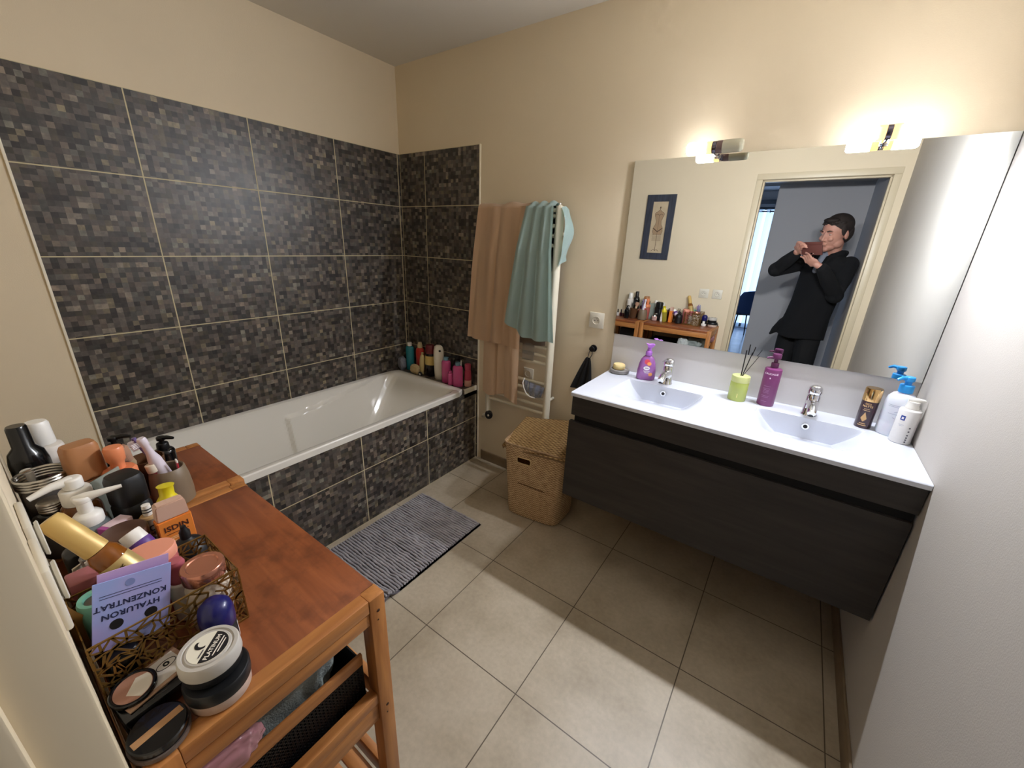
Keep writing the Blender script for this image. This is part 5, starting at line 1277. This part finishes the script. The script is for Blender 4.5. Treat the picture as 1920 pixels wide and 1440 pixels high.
t = thing('serum_packet', 'lilac packet tucked just behind the pale blue packet', 'packet', (1.680, -1.978, ZT+.060), (-0.22, -0.10, 0.04), G); finish(box(-.0008, -.040, 0, .0008, .040, .112, bev=.0004), 'packet', mat('lilac_card', '#b99bc8', rough=.4), t, smooth=0)
t = thing('mint_jar', 'mint green ring-shaped jar beside the pale blue packet', 'jar', (1.634, -2.002, ZT+.024), (0, 0, 0), G)
mint = mat('mint_plastic', '#7dbfa8', rough=.35); finish(L_([(0, 0), (.018, 0), (.022, .004), (.0235, .092), (.0215, .097), (.0150, .0965), (.0140, .092), (0, .0915)], seg=40, sy=.85), 'jar_body', mint, t); finish(L_([(0, .0918), (.0138, .0918), (.0138, .0925), (0, .0925)], seg=32, sy=.85), 'glass_insert', mat('dark_clear', '#4c4640', rough=.1, coat=.5), t)
navy = mat('navy_plastic', '#191a5a', rough=.28, coat=.1)
t = mk('dome_jar', 'navy blue domed jar low in the gilt basket near the door frame', 'jar', 1.585, -1.990); finish(L_([(0, 0), (.022, 0), (.025, .004), (.0255, .040), (.022, .058), (.012, .068), (0, .071)]), 'jar_body', navy, t)
t = mk('rose_pouch', 'dusty rose box standing behind the cream foil sachet', 'box', 1.560, -2.002, ZT, (0, 0, 0)); finish(box(-.020, -.018, 0, .020, .018, .120, bev=.003), 'box', mat('dusty_rose', '#a96468', rough=.45), t)
t = mk('cap_block', 'squarish black cap bottle low in the gilt basket behind the openwork', 'bottle', 1.690, -2.000); finish(L_([(0, 0), (.018, 0), (.020, .003), (.020, .056), (.017, .060), (0, .061)], seg=40, power=4), 'bottle_body', black_plastic, t)
# outside the basket, at the right end of the unit
t = mk('roll_on_deodorant', 'roll-on deodorant with navy blue dome cap and white label, by the stacked jars', 'deodorant', 1.752, -1.896)
t.scale = (1.05, 1.05, .90)
finish(L_([(0, 0), (.018, 0), (.0205, .003), (.0215, .022), (.0215, .026), (0, .026)], seg=36), 'base', white_plastic, t); finish(L_([(0, .026), (.0215, .026), (.0215, .056), (.0205, .058), (0, .058)], seg=36), 'bottle_body', _mats['matte_black'], t)
finish(L_([(0, .058), (.0210, .058), (.0225, .062), (.0225, .088), (.020, .101), (.013, .110), (0, .114)], seg=36), 'dome_cap', navy, t)
bm = B(); patch(bm, .0216, .018, .052, 1.1, 1.9, n=8, off=.0005); finish(bm, 'white_label', white_plastic, t)
grit = mat('grey_white_lid', '#b9b4ac', rough=.5)
t = mk('clay_jar', 'lower jar of the stack, black lid over a pale base', 'jar', 1.8185, -1.926)
t.scale = (.90, .90, .95)
finish(L_([(0, 0), (.040, 0), (.0425, .003), (.0435, .021), (0, .021)], seg=56), 'jar_base', mat('pale_frosted', '#c9b4a6', rough=.35), t)
finish(L_([(0, .0212), (.0445, .0212), (.045, .024), (.045, .040), (.043, .0425), (0, .043)], seg=56), 'lid', mat('black_lid', '#151618', rough=.4), t)
t = mk('clay_jar', 'upper jar of the stack, grey-white lid with a black and white PLATINUM sticker', 'jar', 1.8110, -1.9260, ZT+.0412, (0.0, 0.0, 0))
t.scale = (.90, .90, .95)
finish(L_([(0, 0), (.036, 0), (.0395, .004), (.0405, .018), (0, .018)], seg=56), 'jar_base', _mats['black_lid'], t)
finish(L_([(0, .0182), (.0415, .0182), (.0425, .021), (.0415, .038), (.0395, .041), (.0345, .0412), (.0335, .0395), (.0315, .0395), (.0305, .0412), (.0295, .0414), (0, .0414)], seg=64), 'lid', grit, t)
finish(L_([(0, .0415), (.0278, .0415), (.0278, .0418), (0, .0418)], seg=56), 'sticker', mat('sticker_cream', '#e6e1cf', rough=.5), t)
A = 2.30       # lettering direction on the lid
Ml = Matrix.Translation((0, 0, .0421)) @ Matrix.Rotation(A, 4, 'Z')
bm = B(); pts = [(.0272*math.cos(q), .0272*math.sin(q)) for q in [PI-.02+(PI+.04)*i/24 for i in range(25)]]; prism(bm, pts, 0, .0002); 
for v in bm.verts: v.co = Matrix.Translation((0, 0, .04185)) @ Matrix.Rotation(A, 4, 'Z') @ v.co
finish(bm, 'black_field', ink, t, smooth=0)
mat('sticker_print', '#4a4650', rough=.5)
text_flat('PLATINUM', .0088, Ml @ Matrix.Translation((-.001, -.0075, .0002)), inkw, t, depth=.0001)
bm = B(); pts = [(.004+.009*math.cos(q), .012+.009*math.sin(q)) for q in [1.2+3.0*i/14 for i in range(15)]]+[(.004+.0065*math.cos(q)+.002, .012+.0065*math.sin(q)-.001) for q in [4.2-3.0*i/14 for i in range(15)]]
prism(bm, pts, 0, .0002)
for v in bm.verts: v.co = Ml @ v.co
finish(bm, 'crescent_emblem', ink, t, smooth=0)
for (x, y, w) in ((.001, -.0148, .034), (.002, -.0190, .024), (-.012, .004, .014)):
    bm = box(x-w/2, y-.0008, 0.0002, x+w/2, y+.0008, .0004)
    for v in bm.verts: v.co = Ml @ v.co
    finish(bm, 'printed_line', inkw if y < -.01 else _mats['sticker_print'], t, smooth=0)
t = mk('makeup_palette', 'round black make-up palette with a tan stripe beside the door frame', 'palette', 1.822, -1.9985, ZT)
finish(L_([(0, 0), (.0300, 0), (.0335, .002), (.0340, .009), (0, .009)], seg=48, sx=1.05, sy=.98), 'clear_base', mat('clear_base', '#8f8078', rough=.15, trans=.5, ior=1.3), t)
finish(L_([(0, .0092), (.0320, .0092), (.0322, .018), (.0305, .0195), (0, .0195)], seg=48, sx=1.05, sy=.98), 'lid', blackg, t)
bm = box(-.005, -.0275, .0196, .006, .0275, .0200); 
for v in bm.verts: v.co = Matrix.Rotation(0.15, 4, 'Z') @ v.co
finish(bm, 'tan_stripe', mat('tan_stripe', '#b98d62', rough=.4), t, smooth=0)
t = mk('flat_case', 'flat black make-up case under the white card', 'case', 1.757, -1.992, ZT, (0, 0, .08)); finish(box(-.030, -.034, 0, .030, .036, .024, bev=.003), 'case', blackg, t)
for k in range(3): finish(box(.010+.006*k, -.012, .0241, .0112+.006*k, .018, .0244), 'engraved_line', mat('grey_print', '#4d4a4a', rough=.4), t, smooth=0)
t = mk('powder_card', 'tan framed white card with a printed eye lying on the flat black case', 'card', 1.747, -1.982, ZT+.0250, (0, 0.02, 0.22))
finish(box(-.026, -.040, 0, .026, .040, .003, bev=.0008), 'card_frame', mat('kraft_tan', '#b08d73', rough=.6), t, smooth=0); finish(box(-.0205, -.030, .003, .0205, .034, .0034), 'white_panel', mat('card_white', '#e3dcd4', rough=.6), t, smooth=0)
bm = B(); pts = [(.014*math.cos(q)*(1), .007*math.sin(q)) for q in [2*PI*i/24 for i in range(24)]]
tube(bm, [(-.004+.007*math.sin(q), .019+.012*math.cos(q), .0036) for q in [2*PI*i/28 for i in range(28)]], .0005, seg=5, closed=True)
tube(bm, [(-.004+.003*math.sin(q), .019+.003*math.cos(q), .0036) for q in [2*PI*i/16 for i in range(16)]], .0012, seg=5, closed=True)
finish(bm, 'eye_print', ink, t, smooth=0)
for k in range(5): finish(box(-.016+.003*k, -.022, .0034, -.0152+.003*k, -.002-.002*k, .0036), 'printed_line', _mats['grey_print'], t, smooth=0)
t = mk('pressed_powder', 'round pressed powder with a black rim lying on the white card', 'compact', 1.750, -2.003, ZT+.0290, (0.04, 0.10, 0))
finish(L_([(0, 0), (.0235, 0), (.026, .002), (.026, .0065), (.0245, .008), (.0225, .0078), (.0215, .006), (0, .006)], seg=48), 'rim', blackg, t)
finish(L_([(0, .0061), (.0212, .0061), (.0212, .0064), (0, .0064)], seg=48), 'powder', mat('pressed_powder', '#a97b66', rough=.7), t)
bm = B(); pts = [(.0205*math.cos(q), .0205*math.sin(q)) for q in [.15+1.9*i/16 for i in range(17)]]+[(-.012, .006), (.006, -.009)]
prism(bm, pts, .0064, .0067); finish(bm, 'painted_window_glare', mat('glare_cream', '#d8cfc0', rough=.4), t, smooth=0)  # glare on the compact's window, painted as a cream segment
# small bottles at the back of the narrow unit (seen in the mirror)
cols = [('#1b1a1e', 'black'), ('#dcd6cf', 'white'), ('#3a1420', 'dark plum'), ('#5c1a2a', 'wine'), ('#c9a9a4', 'nude')]
for i, (c, nm) in enumerate(cols):
    t = thing('nail_polish', '%s nail polish bottle on the narrow unit by the mirror edge' % nm, 'nail polish', (0.945+0.030*i, -1.842+0.006*(i % 2), ZT), (0, 0, .2*i), 'nail polishes on the narrow unit')
    finish(L_(rnd(.0115, 0, .034, .003), power=3) if False else lathe(B(), rnd(.0115, 0, .034, .003), power=3), 'bottle_body', mat('polish_'+nm, c, rough=.15, coat=.4), t); finish(L_([(0, .034), (.0055, .034), (.0065, .037), (.0050, .066), (0, .067)]), 'cap', black_plastic if i != 3 else white_plastic, t)
t = mk('body_mist', 'coral red bottle with a dark cap on the narrow unit, seen in the mirror', 'bottle', 1.180, -1.868); finish(L_(bprof(.018, .090, .012, .4)), 'bottle_body', mat('coral_red', '#b8444c', rough=.25), t); finish(L_(rnd(.009, .090, .118, .002)), 'cap', mat('dark_red_cap', '#4d1f22', rough=.3), t)
# ================================================================== PICTURE BY THE DOORWAY
pic = thing('framed_picture', 'tall framed print of a corset on a dress form, on the wall beside the doorway', 'picture', (1.184, -D+0.0002, 1.687), (0, 0, PI))
fm = wood_mat('blue_black_frame', '#262a35', '#3b3f4e', axis=2, rough=.5, coat=0); hw, hh, fw_ = .127, .279, .058
def prect(bm, pts): return prism(bm, pts, -.020, 0, axis=1)
bm = B()
for pts in ([(-hw, -hh), (-hw+fw_, -hh+fw_), (-hw+fw_, hh-fw_), (-hw, hh)], [(hw, -hh), (hw, hh), (hw-fw_, hh-fw_), (hw-fw_, -hh+fw_)], [(-hw, hh), (-hw+fw_, hh-fw_), (hw-fw_, hh-fw_), (hw, hh)], [(-hw, -hh), (hw, -hh), (hw-fw_, -hh+fw_), (-hw+fw_, -hh+fw_)]): prect(bm, pts)
finish(bm, 'frame', fm, pic, smooth=0)
finish(box(-hw+fw_-.002, -.010, -hh+fw_-.002, hw-fw_+.002, -.008, hh-fw_+.002), 'print_paper', mat('parchment', '#c8b495', rough=.8, vary=.12, vscale=14), pic, smooth=0)
sep = mat('sepia_ink', '#4e3a2c', rough=.8); sep2 = mat('sepia_wash', '#a58a6c', rough=.8)
def prof_form(z):   # half width of the dress form
    pts = [(-.060, .036), (-.030, .045), (0.0, .040), (.030, .026), (.055, .022), (.080, .031), (.105, .040), (.118, .043), (.128, .034), (.140, .014), (.150, .007)]
    for (a, wa), (b, wb) in zip(pts, pts[1:]):
        if a <= z <= b: k = (z-a)/(b-a); k = k*k*(3-2*k); return wa+(wb-wa)*k
    return pts[0][1] if z < pts[0][0] else pts[-1][1]
zz = [-.060+.21*i/40 for i in range(41)]
bm = B(); prism(bm, [(prof_form(z), z) for z in zz]+[(-prof_form(z), z) for z in reversed(zz)], -.0104, -.0101, axis=1); finish(bm, 'form_wash', sep2, pic, smooth=0)
def ink(pts, r): return finish(tube(B(), [(x, -.0108, z) for x, z in pts], r, seg=5), 'ink_line', sep, pic)
ink_l = [([(prof_form(z), z) for z in zz], .0011), ([(-prof_form(z), z) for z in zz], .0011), ([(-.030, .108), (-.018, .116), (-.004, .110), (0, .100), (.004, .110), (.018, .116), (.032, .108)], .0014),
         ([(-.044, -.005), (-.030, -.012), (-.012, -.026), (0, -.036), (.012, -.026), (.030, -.012), (.044, -.005)], .0030), ([(0, .10), (0, -.20)], .0009), ([(0, -.06), (0, -.205)], .0016),
         ([(-.034, -.205), (-.015, -.192), (0, -.200), (.015, -.192), (.034, -.205)], .0016), ([(-.006, .165), (0, .180), (.006, .165)], .0022), ([(0, .150), (0, .175)], .0018)]
for k in range(5): ink_l.append(([(-.042+.084*i/24, -.062-.012*k+.004*math.sin(i*1.6+k)) for i in range(25)], .0009))
for pts, r in ink_l: ink(pts, r)
ink = _mats['print_black']

# ================================================================== LIVING ROOM BEYOND THE HALL
sheer = bpy.data.materials.new('sheer_curtain'); sheer.use_nodes = True; nt = sheer.node_tree; b = nt.nodes['Principled BSDF']; nt.nodes.remove(b)
tr = nt.nodes.new('ShaderNodeBsdfTranslucent'); tr.inputs[0].default_value = lin('#cfe0f2'); df = nt.nodes.new('ShaderNodeBsdfTransparent'); mx = nt.nodes.new('ShaderNodeMixShader'); mx.inputs[0].default_value = .35
nt.links.new(tr.outputs[0], mx.inputs[1]); nt.links.new(df.outputs[0], mx.inputs[2]); nt.links.new(mx.outputs[0], nt.nodes['Material Output'].inputs[0])
for i, (x0, x1) in enumerate(((-.45, 1.50), (1.54, 1.975))):
    c = thing('sheer_curtain', ['wide pale blue sheer curtain panel at the living room window', 'narrow pale blue sheer curtain panel at the right end of the window'][i], 'curtain', ((x0+x1)/2, -7.50, 0), (0, 0, 0), 'sheer curtains at the living room window')
    w = x1-x0; bm = B(); n = int(w*70)+10
    grid(bm, n, 6, lambda u, v: Vector(((u-.5)*w, .030*math.sin(u*w*34)+.012*math.sin(u*w*71), .03+2.25*v))); finish(bm, 'cloth', sheer, c)
    for k in range(max(2, int(w/.16))):
        x = -w/2+.06+k*.16; finish(tube(B(), [(x+.0, .024*math.cos(q), 2.24+.024*math.sin(q)) for q in [2*PI*j/16 for j in range(16)]], .006, seg=6, closed=True), 'eyelet', mat('dark_steel', '#2b2c30', rough=.3, metal=.8), c)
rod = finish(tube(B(), [(-.55, -7.50, 2.24), (2.0, -7.50, 2.24)], .0125, seg=12), 'curtain_rod', _mats['dark_steel']); tag(rod, 'dark metal curtain rod over the living room window', 'curtain rod')
rb = finish(box(-2.2, -7.585, 2.36, 1.985, -7.44, 2.44, bev=.004), 'shutter_box', mat('grey_blind_box', '#4c4f55', rough=.6), smooth=0); tag(rb, 'dark grey box beam running above the curtain rod', 'beam')
def chair(loc, rot, label):
    t = thing('shell_chair', label, 'chair', loc, (0, 0, rot), 'dining chairs in the living room'); cm = mat('slate_blue_fabric', '#4a5a78', rough=.9); lm = mat('black_steel', '#1d1f24', rough=.4, metal=.5)
    bm = B()
    def sh(u, v):
        a = (u-.5)*2; 
        if v < .45: k = v/.45; return Vector((a*(.20+.04*k), .23-.46*k, .455+.02*a*a+.015*(1-k)-.012*math.sin(k*PI)))
        k = (v-.45)/.55; w = .24*(1-.25*k**3); return Vector((a*w, -.23-.10*k+.15*abs(a)**2.2*(1-.5*k), .455+.02*a*a+.42*k*(1-.12*a*a)))
    grid(bm, 24, 36, sh); thicken(bm, .025); finish(bm, 'seat_shell', cm, t)
    for sx in (-1, 1):
        for sy in (-1, 1): finish(tube(B(), [(sx*.15, sy*.15, .445), (sx*.22, sy*.22, 0.0)], [.013, .009], seg=10), 'leg', lm, t)
    finish(box(-.17, -.17, .432, .17, .17, .444), 'seat_frame', lm, t, smooth=0)
    return t
chair((1.62, -6.45, 0), 2.6, 'slate blue shell chair with thin black legs in the living room, seen in the mirror')
chair((1.05, -6.05, 0), -.6, 'slate blue shell chair further left in the living room')
# ================================================================== THE PHOTOGRAPHER (seen in the mirror)
fdir = Vector((-.57, .82, 0)).normalized(); rdir = Vector((fdir.y, -fdir.x, 0)); up = Vector((0, 0, 1))      # facing, his right, up
def ell(bm, c, r, M=None, seg=20):
    if M is not None and M is globals().get('HM'): r = [q*1.13 for q in r]
    g = bmesh.ops.create_uvsphere(bm, u_segments=seg, v_segments=int(seg*.7), radius=1.0)
    for v in g['verts']:
        p = Vector((v.co.x*r[0], v.co.y*r[1], v.co.z*r[2])); v.co = Vector(c)+(M @ p if M is not None else p)
def caps(bm, pts, rs, seg=14, M=None):
    """tapered limb with round ends"""
    pts = [Vector(p) for p in pts]; tube(bm, pts, rs, seg=seg)
    for p, r in ((pts[0], rs[0]), (pts[-1], rs[-1])): ell(bm, p, (r, r, r), seg=12)
    for p, r in zip(pts[1:-1], rs[1:-1]): ell(bm, p, (r*.99,)*3, seg=10)
def remesh(o, vox, it=3, fac=.5):
    m = o.modifiers.new('fuse', 'REMESH'); m.mode = 'VOXEL'; m.voxel_size = vox; m.use_smooth_shade = True
    s = o.modifiers.new('soften', 'SMOOTH'); s.iterations = it; s.factor = fac
PX, PY = 2.500, -2.440
person = thing('person', 'person in a dark coat holding up a phone in the doorway, seen in the mirror', 'person', (PX, PY, 0))
def W2(r, f, z): return rdir*r+fdir*f+up*z          # body frame -> local
skin = mat('skin', '#c48f7c', rough=.5, sss=.12)
hair_m = mat('dark_brown_hair', '#2a211d', rough=.7, bump=.9, bscale=260)
coat_m = mat('black_wool_coat', '#08080b', rough=.95, bump=.35, bscale=420)
trouser_m = mat('black_trousers', '#070709', rough=.85)
shoe_m = mat('black_leather', '#0d0d0e', rough=.35)
# --- key joints (local, metres)
HEAD = W2(.080, .085, 1.672)
yawh = math.atan2(-fdir.x, fdir.y); HM = Matrix.Rotation(yawh+.10, 3, 'Z') @ Matrix.Rotation(-.20, 3, 'X') @ Matrix.Rotation(.05, 3, 'Y')   # local +Y = where the face looks
HS = 1.13
def H(x, y, z): return HEAD+HM @ Vector((x, y, z))*HS
cl = CAM-Vector((PX, PY, 0))                      # lens position, local
CR, CU, CF = _R, _U, _F
Lh = cl-CR*.098+CU*.030-CF*.022; Rh = cl+CR*.000-CU*.052-CF*.030
Lsh = W2(-.125, .01, 1.450); Rsh = W2(.205, .01, 1.440)
Lel = Vector((2.175-PX, -2.270-PY, 1.372)); Lwr = Lh-CR*.060-CU*.050-CF*.035
Rel = Vector((2.628-PX, -2.255-PY, 1.195)); Rwr = Rh+CR*.055-CU*.075-CF*.025
bm = B()
# head: skull, face, jaw, nose, brow, lips, ears, neck
ell(bm, H(0, -.012, .035), (.077, .096, .088), HM, 28); ell(bm, H(0, .028, -.020), (.062, .066, .080), HM, 24); ell(bm, H(0, .040, -.078), (.042, .044, .036), HM, 18)
ell(bm, H(0, .073, -.098), (.022, .018, .016), HM, 14)
for s in (-1, 1):
    ell(bm, H(s*.046, .015, -.060), (.022, .040, .034), HM, 14); ell(bm, H(s*.032, .076, -.022), (.020, .016, .018), HM, 12); ell(bm, H(s*.030, .082, .026), (.020, .009, .007), HM, 12)
    ell(bm, H(s*.078, -.006, -.008), (.009, .018, .030), HM, 12); ell(bm, H(s*.0105, .097, -.031), (.007, .008, .006), HM, 10)
    ell(bm, H(s*.030, .074, .009), (.0125, .010, .010), HM, 12)
caps(bm, [H(0, .086, .018), H(0, .098, -.008), H(0, .107, -.026)], [.0075, .0085, .0105], seg=12)
ell(bm, H(0, .090, -.057), (.021, .010, .0055), HM, 12); ell(bm, H(0, .088, -.067), (.019, .010, .006), HM, 12)
caps(bm, [H(0, -.020, -.06), W2(.068, .035, 1.545), W2(.055, .01, 1.46)], [.056, .056, .066], seg=18)
# torso and limbs under the clothes
caps(bm, [W2(.045, 0, 1.40), W2(.015, -.01, 1.20), W2(-.01, -.01, 1.0), W2(-.03, 0, .93)], [.10, .10, .10, .10], seg=18)
caps(bm, [Lsh, Lel, Lwr], [.045, .036, .026], seg=12); caps(bm, [Rsh, Rel, Rwr], [.045, .036, .026], seg=12)
for s in (-1, 1): caps(bm, [W2(s*.08-.035, 0, .88), W2(s*.10-.02, .01, .50), W2(s*.105-.005, -.01, .10)], [.070, .05, .036], seg=12)
# hands: palm plus five separate fingers
def hand(bm, wrist, palm, dirs, thumb, nrm):
    palm_c = palm; ax = (palm-wrist).normalized(); side = ax.cross(nrm).normalized()
    M = Matrix((side, ax, nrm)).transposed()
    caps(bm, [wrist, wrist.lerp(palm, .6)], [.025, .024], seg=12)
    ell(bm, palm_c, (.040, .046, .015), M, 18)
    for k, (off, ln) in enumerate(zip((-.030, -.010, .010, .029), (.066, .076, .072, .058))):
        base = palm_c+ax*.036+side*off; p1 = base+dirs[0]*ln*.45; p2 = p1+dirs[1]*ln*.33; p3 = p2+dirs[2]*ln*.25
        caps(bm, [base, p1, p2, p3], [.0092, .0086, .0078, .0068], seg=10)
    tb = palm_c-ax*.008+side*thumb[0]; t1 = tb+thumb[1]*.034; t2 = t1+thumb[2]*.028; caps(bm, [tb, t1, t2], [.0115, .0098, .0082], seg=10)
# left hand grips the far end of the phone: fingers over the back edge, thumb on the screen side
nL = -CF
hand(bm, Lwr, Lh+(-CR*.020-CF*.006), [(CR*.6+CU*.65+CF*.35).normalized(), (CR*.95+CU*.10+CF*.10).normalized(), (CR*.80-CU*.35-CF*.2).normalized()], (.030, (CR*.75-CU*.2-CF*.3).normalized(), (CR*.9-CF*.1).normalized()), (CF*.8+CU*.2).normalized())
# right hand supports it from below
hand(bm, Rwr, Rh+(-CU*.022), [(CU*.75-CR*.45-CF*.15).normalized(), (CU*.55-CR*.70).normalized(), (-CR*.55+CU*.20+CF*.05).normalized()], (-.030, (CU*.8+CR*.3-CF*.2).normalized(), (CU*.9-CR*.2).normalized()), (-CF*.9+CR*.1).normalized())
body = finish(bm, 'body', skin, person, smooth=0); remesh(body, .0042, 3, .5)
# eyes looking down (upper lids), brows
for s in (-1, 1):
    bm = B(); ell(bm, H(s*.030, .0800, .0085), (.0095, .0066, .0022), HM, 16); finish(bm, 'eyeball', mat('eye_white', '#d9d2ca', rough=.2), person)
    bm = B(); ell(bm, H(s*.030, .0835, .0065), (.0045, .0030, .0035), HM, 12); finish(bm, 'iris', mat('dark_iris', '#2b1c14', rough=.15), person)
    bm = B(); caps(bm, [H(s*.016, .094, .028), H(s*.032, .094, .033), H(s*.046, .082, .028)], [.0035, .0040, .0025], seg=8); finish(bm, 'eyebrow', hair_m, person)
bm = B(); ell(bm, H(0, .0945, -.0625), (.019, .0045, .0016), HM, 12); finish(bm, 'mouth_line', mat('lip_shadow', '#7a4238', rough=.6), person)
# short hair: shell over the skull
bm = B(); ell(bm, H(0, -.020, .050), (.083, .097, .084), HM, 30); ell(bm, H(0, -.052, .005), (.079, .062, .085), HM, 24); ell(bm, H(0, .055, .098), (.050, .036, .018), HM, 18)
for s in (-1, 1): ell(bm, H(s*.073, .012, .028), (.010, .022, .038), HM, 14)
for k in range(70):
    a = k*2.399; r_ = .08*math.sqrt((k+.5)/70); ell(bm, H(r_*math.cos(a)*.95, r_*math.sin(a)*1.1-.01, .118-.35*r_*r_/.08*1.6), (.011, .016, .007), HM, 8)
hr = finish(bm, 'hair', hair_m, person); remesh(hr, .004, 2, .4)
# collar cloth / pale shirt showing at the throat
bm = B(); caps(bm, [W2(.045, .070, 1.515), W2(.040, .105, 1.455), W2(.035, .128, 1.38)], [.030, .030, .024], seg=12); sh = finish(bm, 'shirt', mat('grey_shirt', '#8b8f9c', rough=.9), person); remesh(sh, .006)
# coat
bm = B(); rings = []
for (z, a_, b_, off, fo) in ((1.500, .085, .085, 0, .012), (1.475, .150, .100, 0, .008), (1.440, .205, .118, 0, .004), (1.38, .212, .132, 0, .004), (1.25, .198, .136, 0, .004), (1.12, .186, .134, 0, 0), (1.0, .190, .138, 0, 0), (.92, .200, .146, 0, 0), (.83, .208, .154, 0, 0), (.800, .210, .156, 0, 0)):
    ring = []
    for i in range(40):
        q = 2*PI*i/40; ripple = 1+.03*math.sin(q*5+z*7)*(1.0 if z < 1.2 else .3); lag = .02*math.sin(q*3) if z < .9 else 0
        ring.append(bm.verts.new(W2(a_*.93*math.cos(q)*ripple+.055*(z-1.05)/.40-.004, fo+b_*math.sin(q)*ripple, z+lag*.5)))
    rings.append(ring)
for a_, b_ in zip(rings, rings[1:]):
    for i in range(40): bm.faces.new((a_[i], a_[(i+1) % 40], b_[(i+1) % 40], b_[i]))
bm.faces.new(rings[0]); bm.faces.new(rings[-1])
def sleeve(sh_, el_, wr_, r):
    mid = sh_.lerp(el_, .5)+up*-.004; m2 = el_.lerp(wr_, .5)
    caps(bm, [sh_, mid, el_, m2, wr_+(el_-wr_).normalized()*.012], r, seg=18)
sleeve(Lsh, Lel, Lwr, [.064, .062, .062, .055, .045]); sleeve(Rsh, Rel, Rwr, [.066, .064, .064, .055, .044])
for s in (-1, 1): caps(bm, [W2(.062+s*.052, -.045, 1.520), W2(.064+s*.072, .020, 1.525), W2(.050+s*.058, .085, 1.495), W2(.040+s*.034, .125, 1.41)], [.026, .026, .028, .022], seg=12)      # stand-up collar
caps(bm, [W2(.025, -.075, 1.525), W2(.100, -.075, 1.525)], [.026, .026], seg=12)
caps(bm, [W2(-.165, .060, .90), W2(-.215, .085, .83), W2(-.245, .095, .785)], [.05, .032, .012], seg=10)     # flared coat tail
coat = finish(bm, 'coat', coat_m, person, smooth=0); remesh(coat, .008, 3, .5)
# trousers, shoes
bm = B()
for s in (-1, 1): caps(bm, [W2(s*.080-.035, 0, .88), W2(s*.090-.030, .012, .70), W2(s*.10-.02, .015, .48), W2(s*.105-.005, 0, .25), W2(s*.108, -.005, .085)], [.098, .090, .076, .068, .066], seg=16)
tz = finish(bm, 'trousers', trouser_m, person, smooth=0); remesh(tz, .009, 2, .5)
for s in (-1, 1):
    bm = B(); c0 = W2(s*.108, .045, .047); Mx = Matrix.Rotation(yawh, 3, 'Z'); ell(bm, c0, (.046, .135, .046), Mx, 20); ell(bm, W2(s*.108, -.015, .060), (.042, .060, .050), Mx, 16)
    for v in bm.verts: v.co.z = max(v.co.z, 0.0)
    finish(bm, 'shoe', shoe_m, person)
# ------------------------------------------------------------------ the phone with its open brown case, held at the viewpoint
ph = thing('phone', 'phone in a brown folding case held up in both hands, seen in the mirror', 'phone', CAM-CF*.020+CU*.026)
Mp = Matrix((CR, CU, -CF)).transposed()        # local x right, y up, z towards the holder
ph.rotation_euler = Mp.to_euler()
finish(box(-.078, -.036, 0.0, .078, .036, .0075, bev=.003), 'phone_body', mat('phone_black', '#16171a', rough=.25), ph)
case = mat('brown_leather_case', '#6a3d36', rough=.6)
finish(box(-.081, -.0385, -.0040, .081, .0385, -.0004, bev=.0015), 'case_back', case, ph)
finish(box(-.081, .0390, -.0050, .081, .0620, .0010, bev=.0015), 'case_flap', case, ph)
finish(lathe(B(), rnd(.0062, 0, .0022, .0006), M=Matrix.Translation((0, -.026, -.0064))), 'camera_lens', mat('lens_black', '#060607', rough=.08), ph)
finish(lathe(B(), rnd(.0026, 0, .0012, .0004), M=Matrix.Translation((.014, -.026, -.0054))), 'flash', mat('flash_white', '#efe9da', rough=.3), ph)
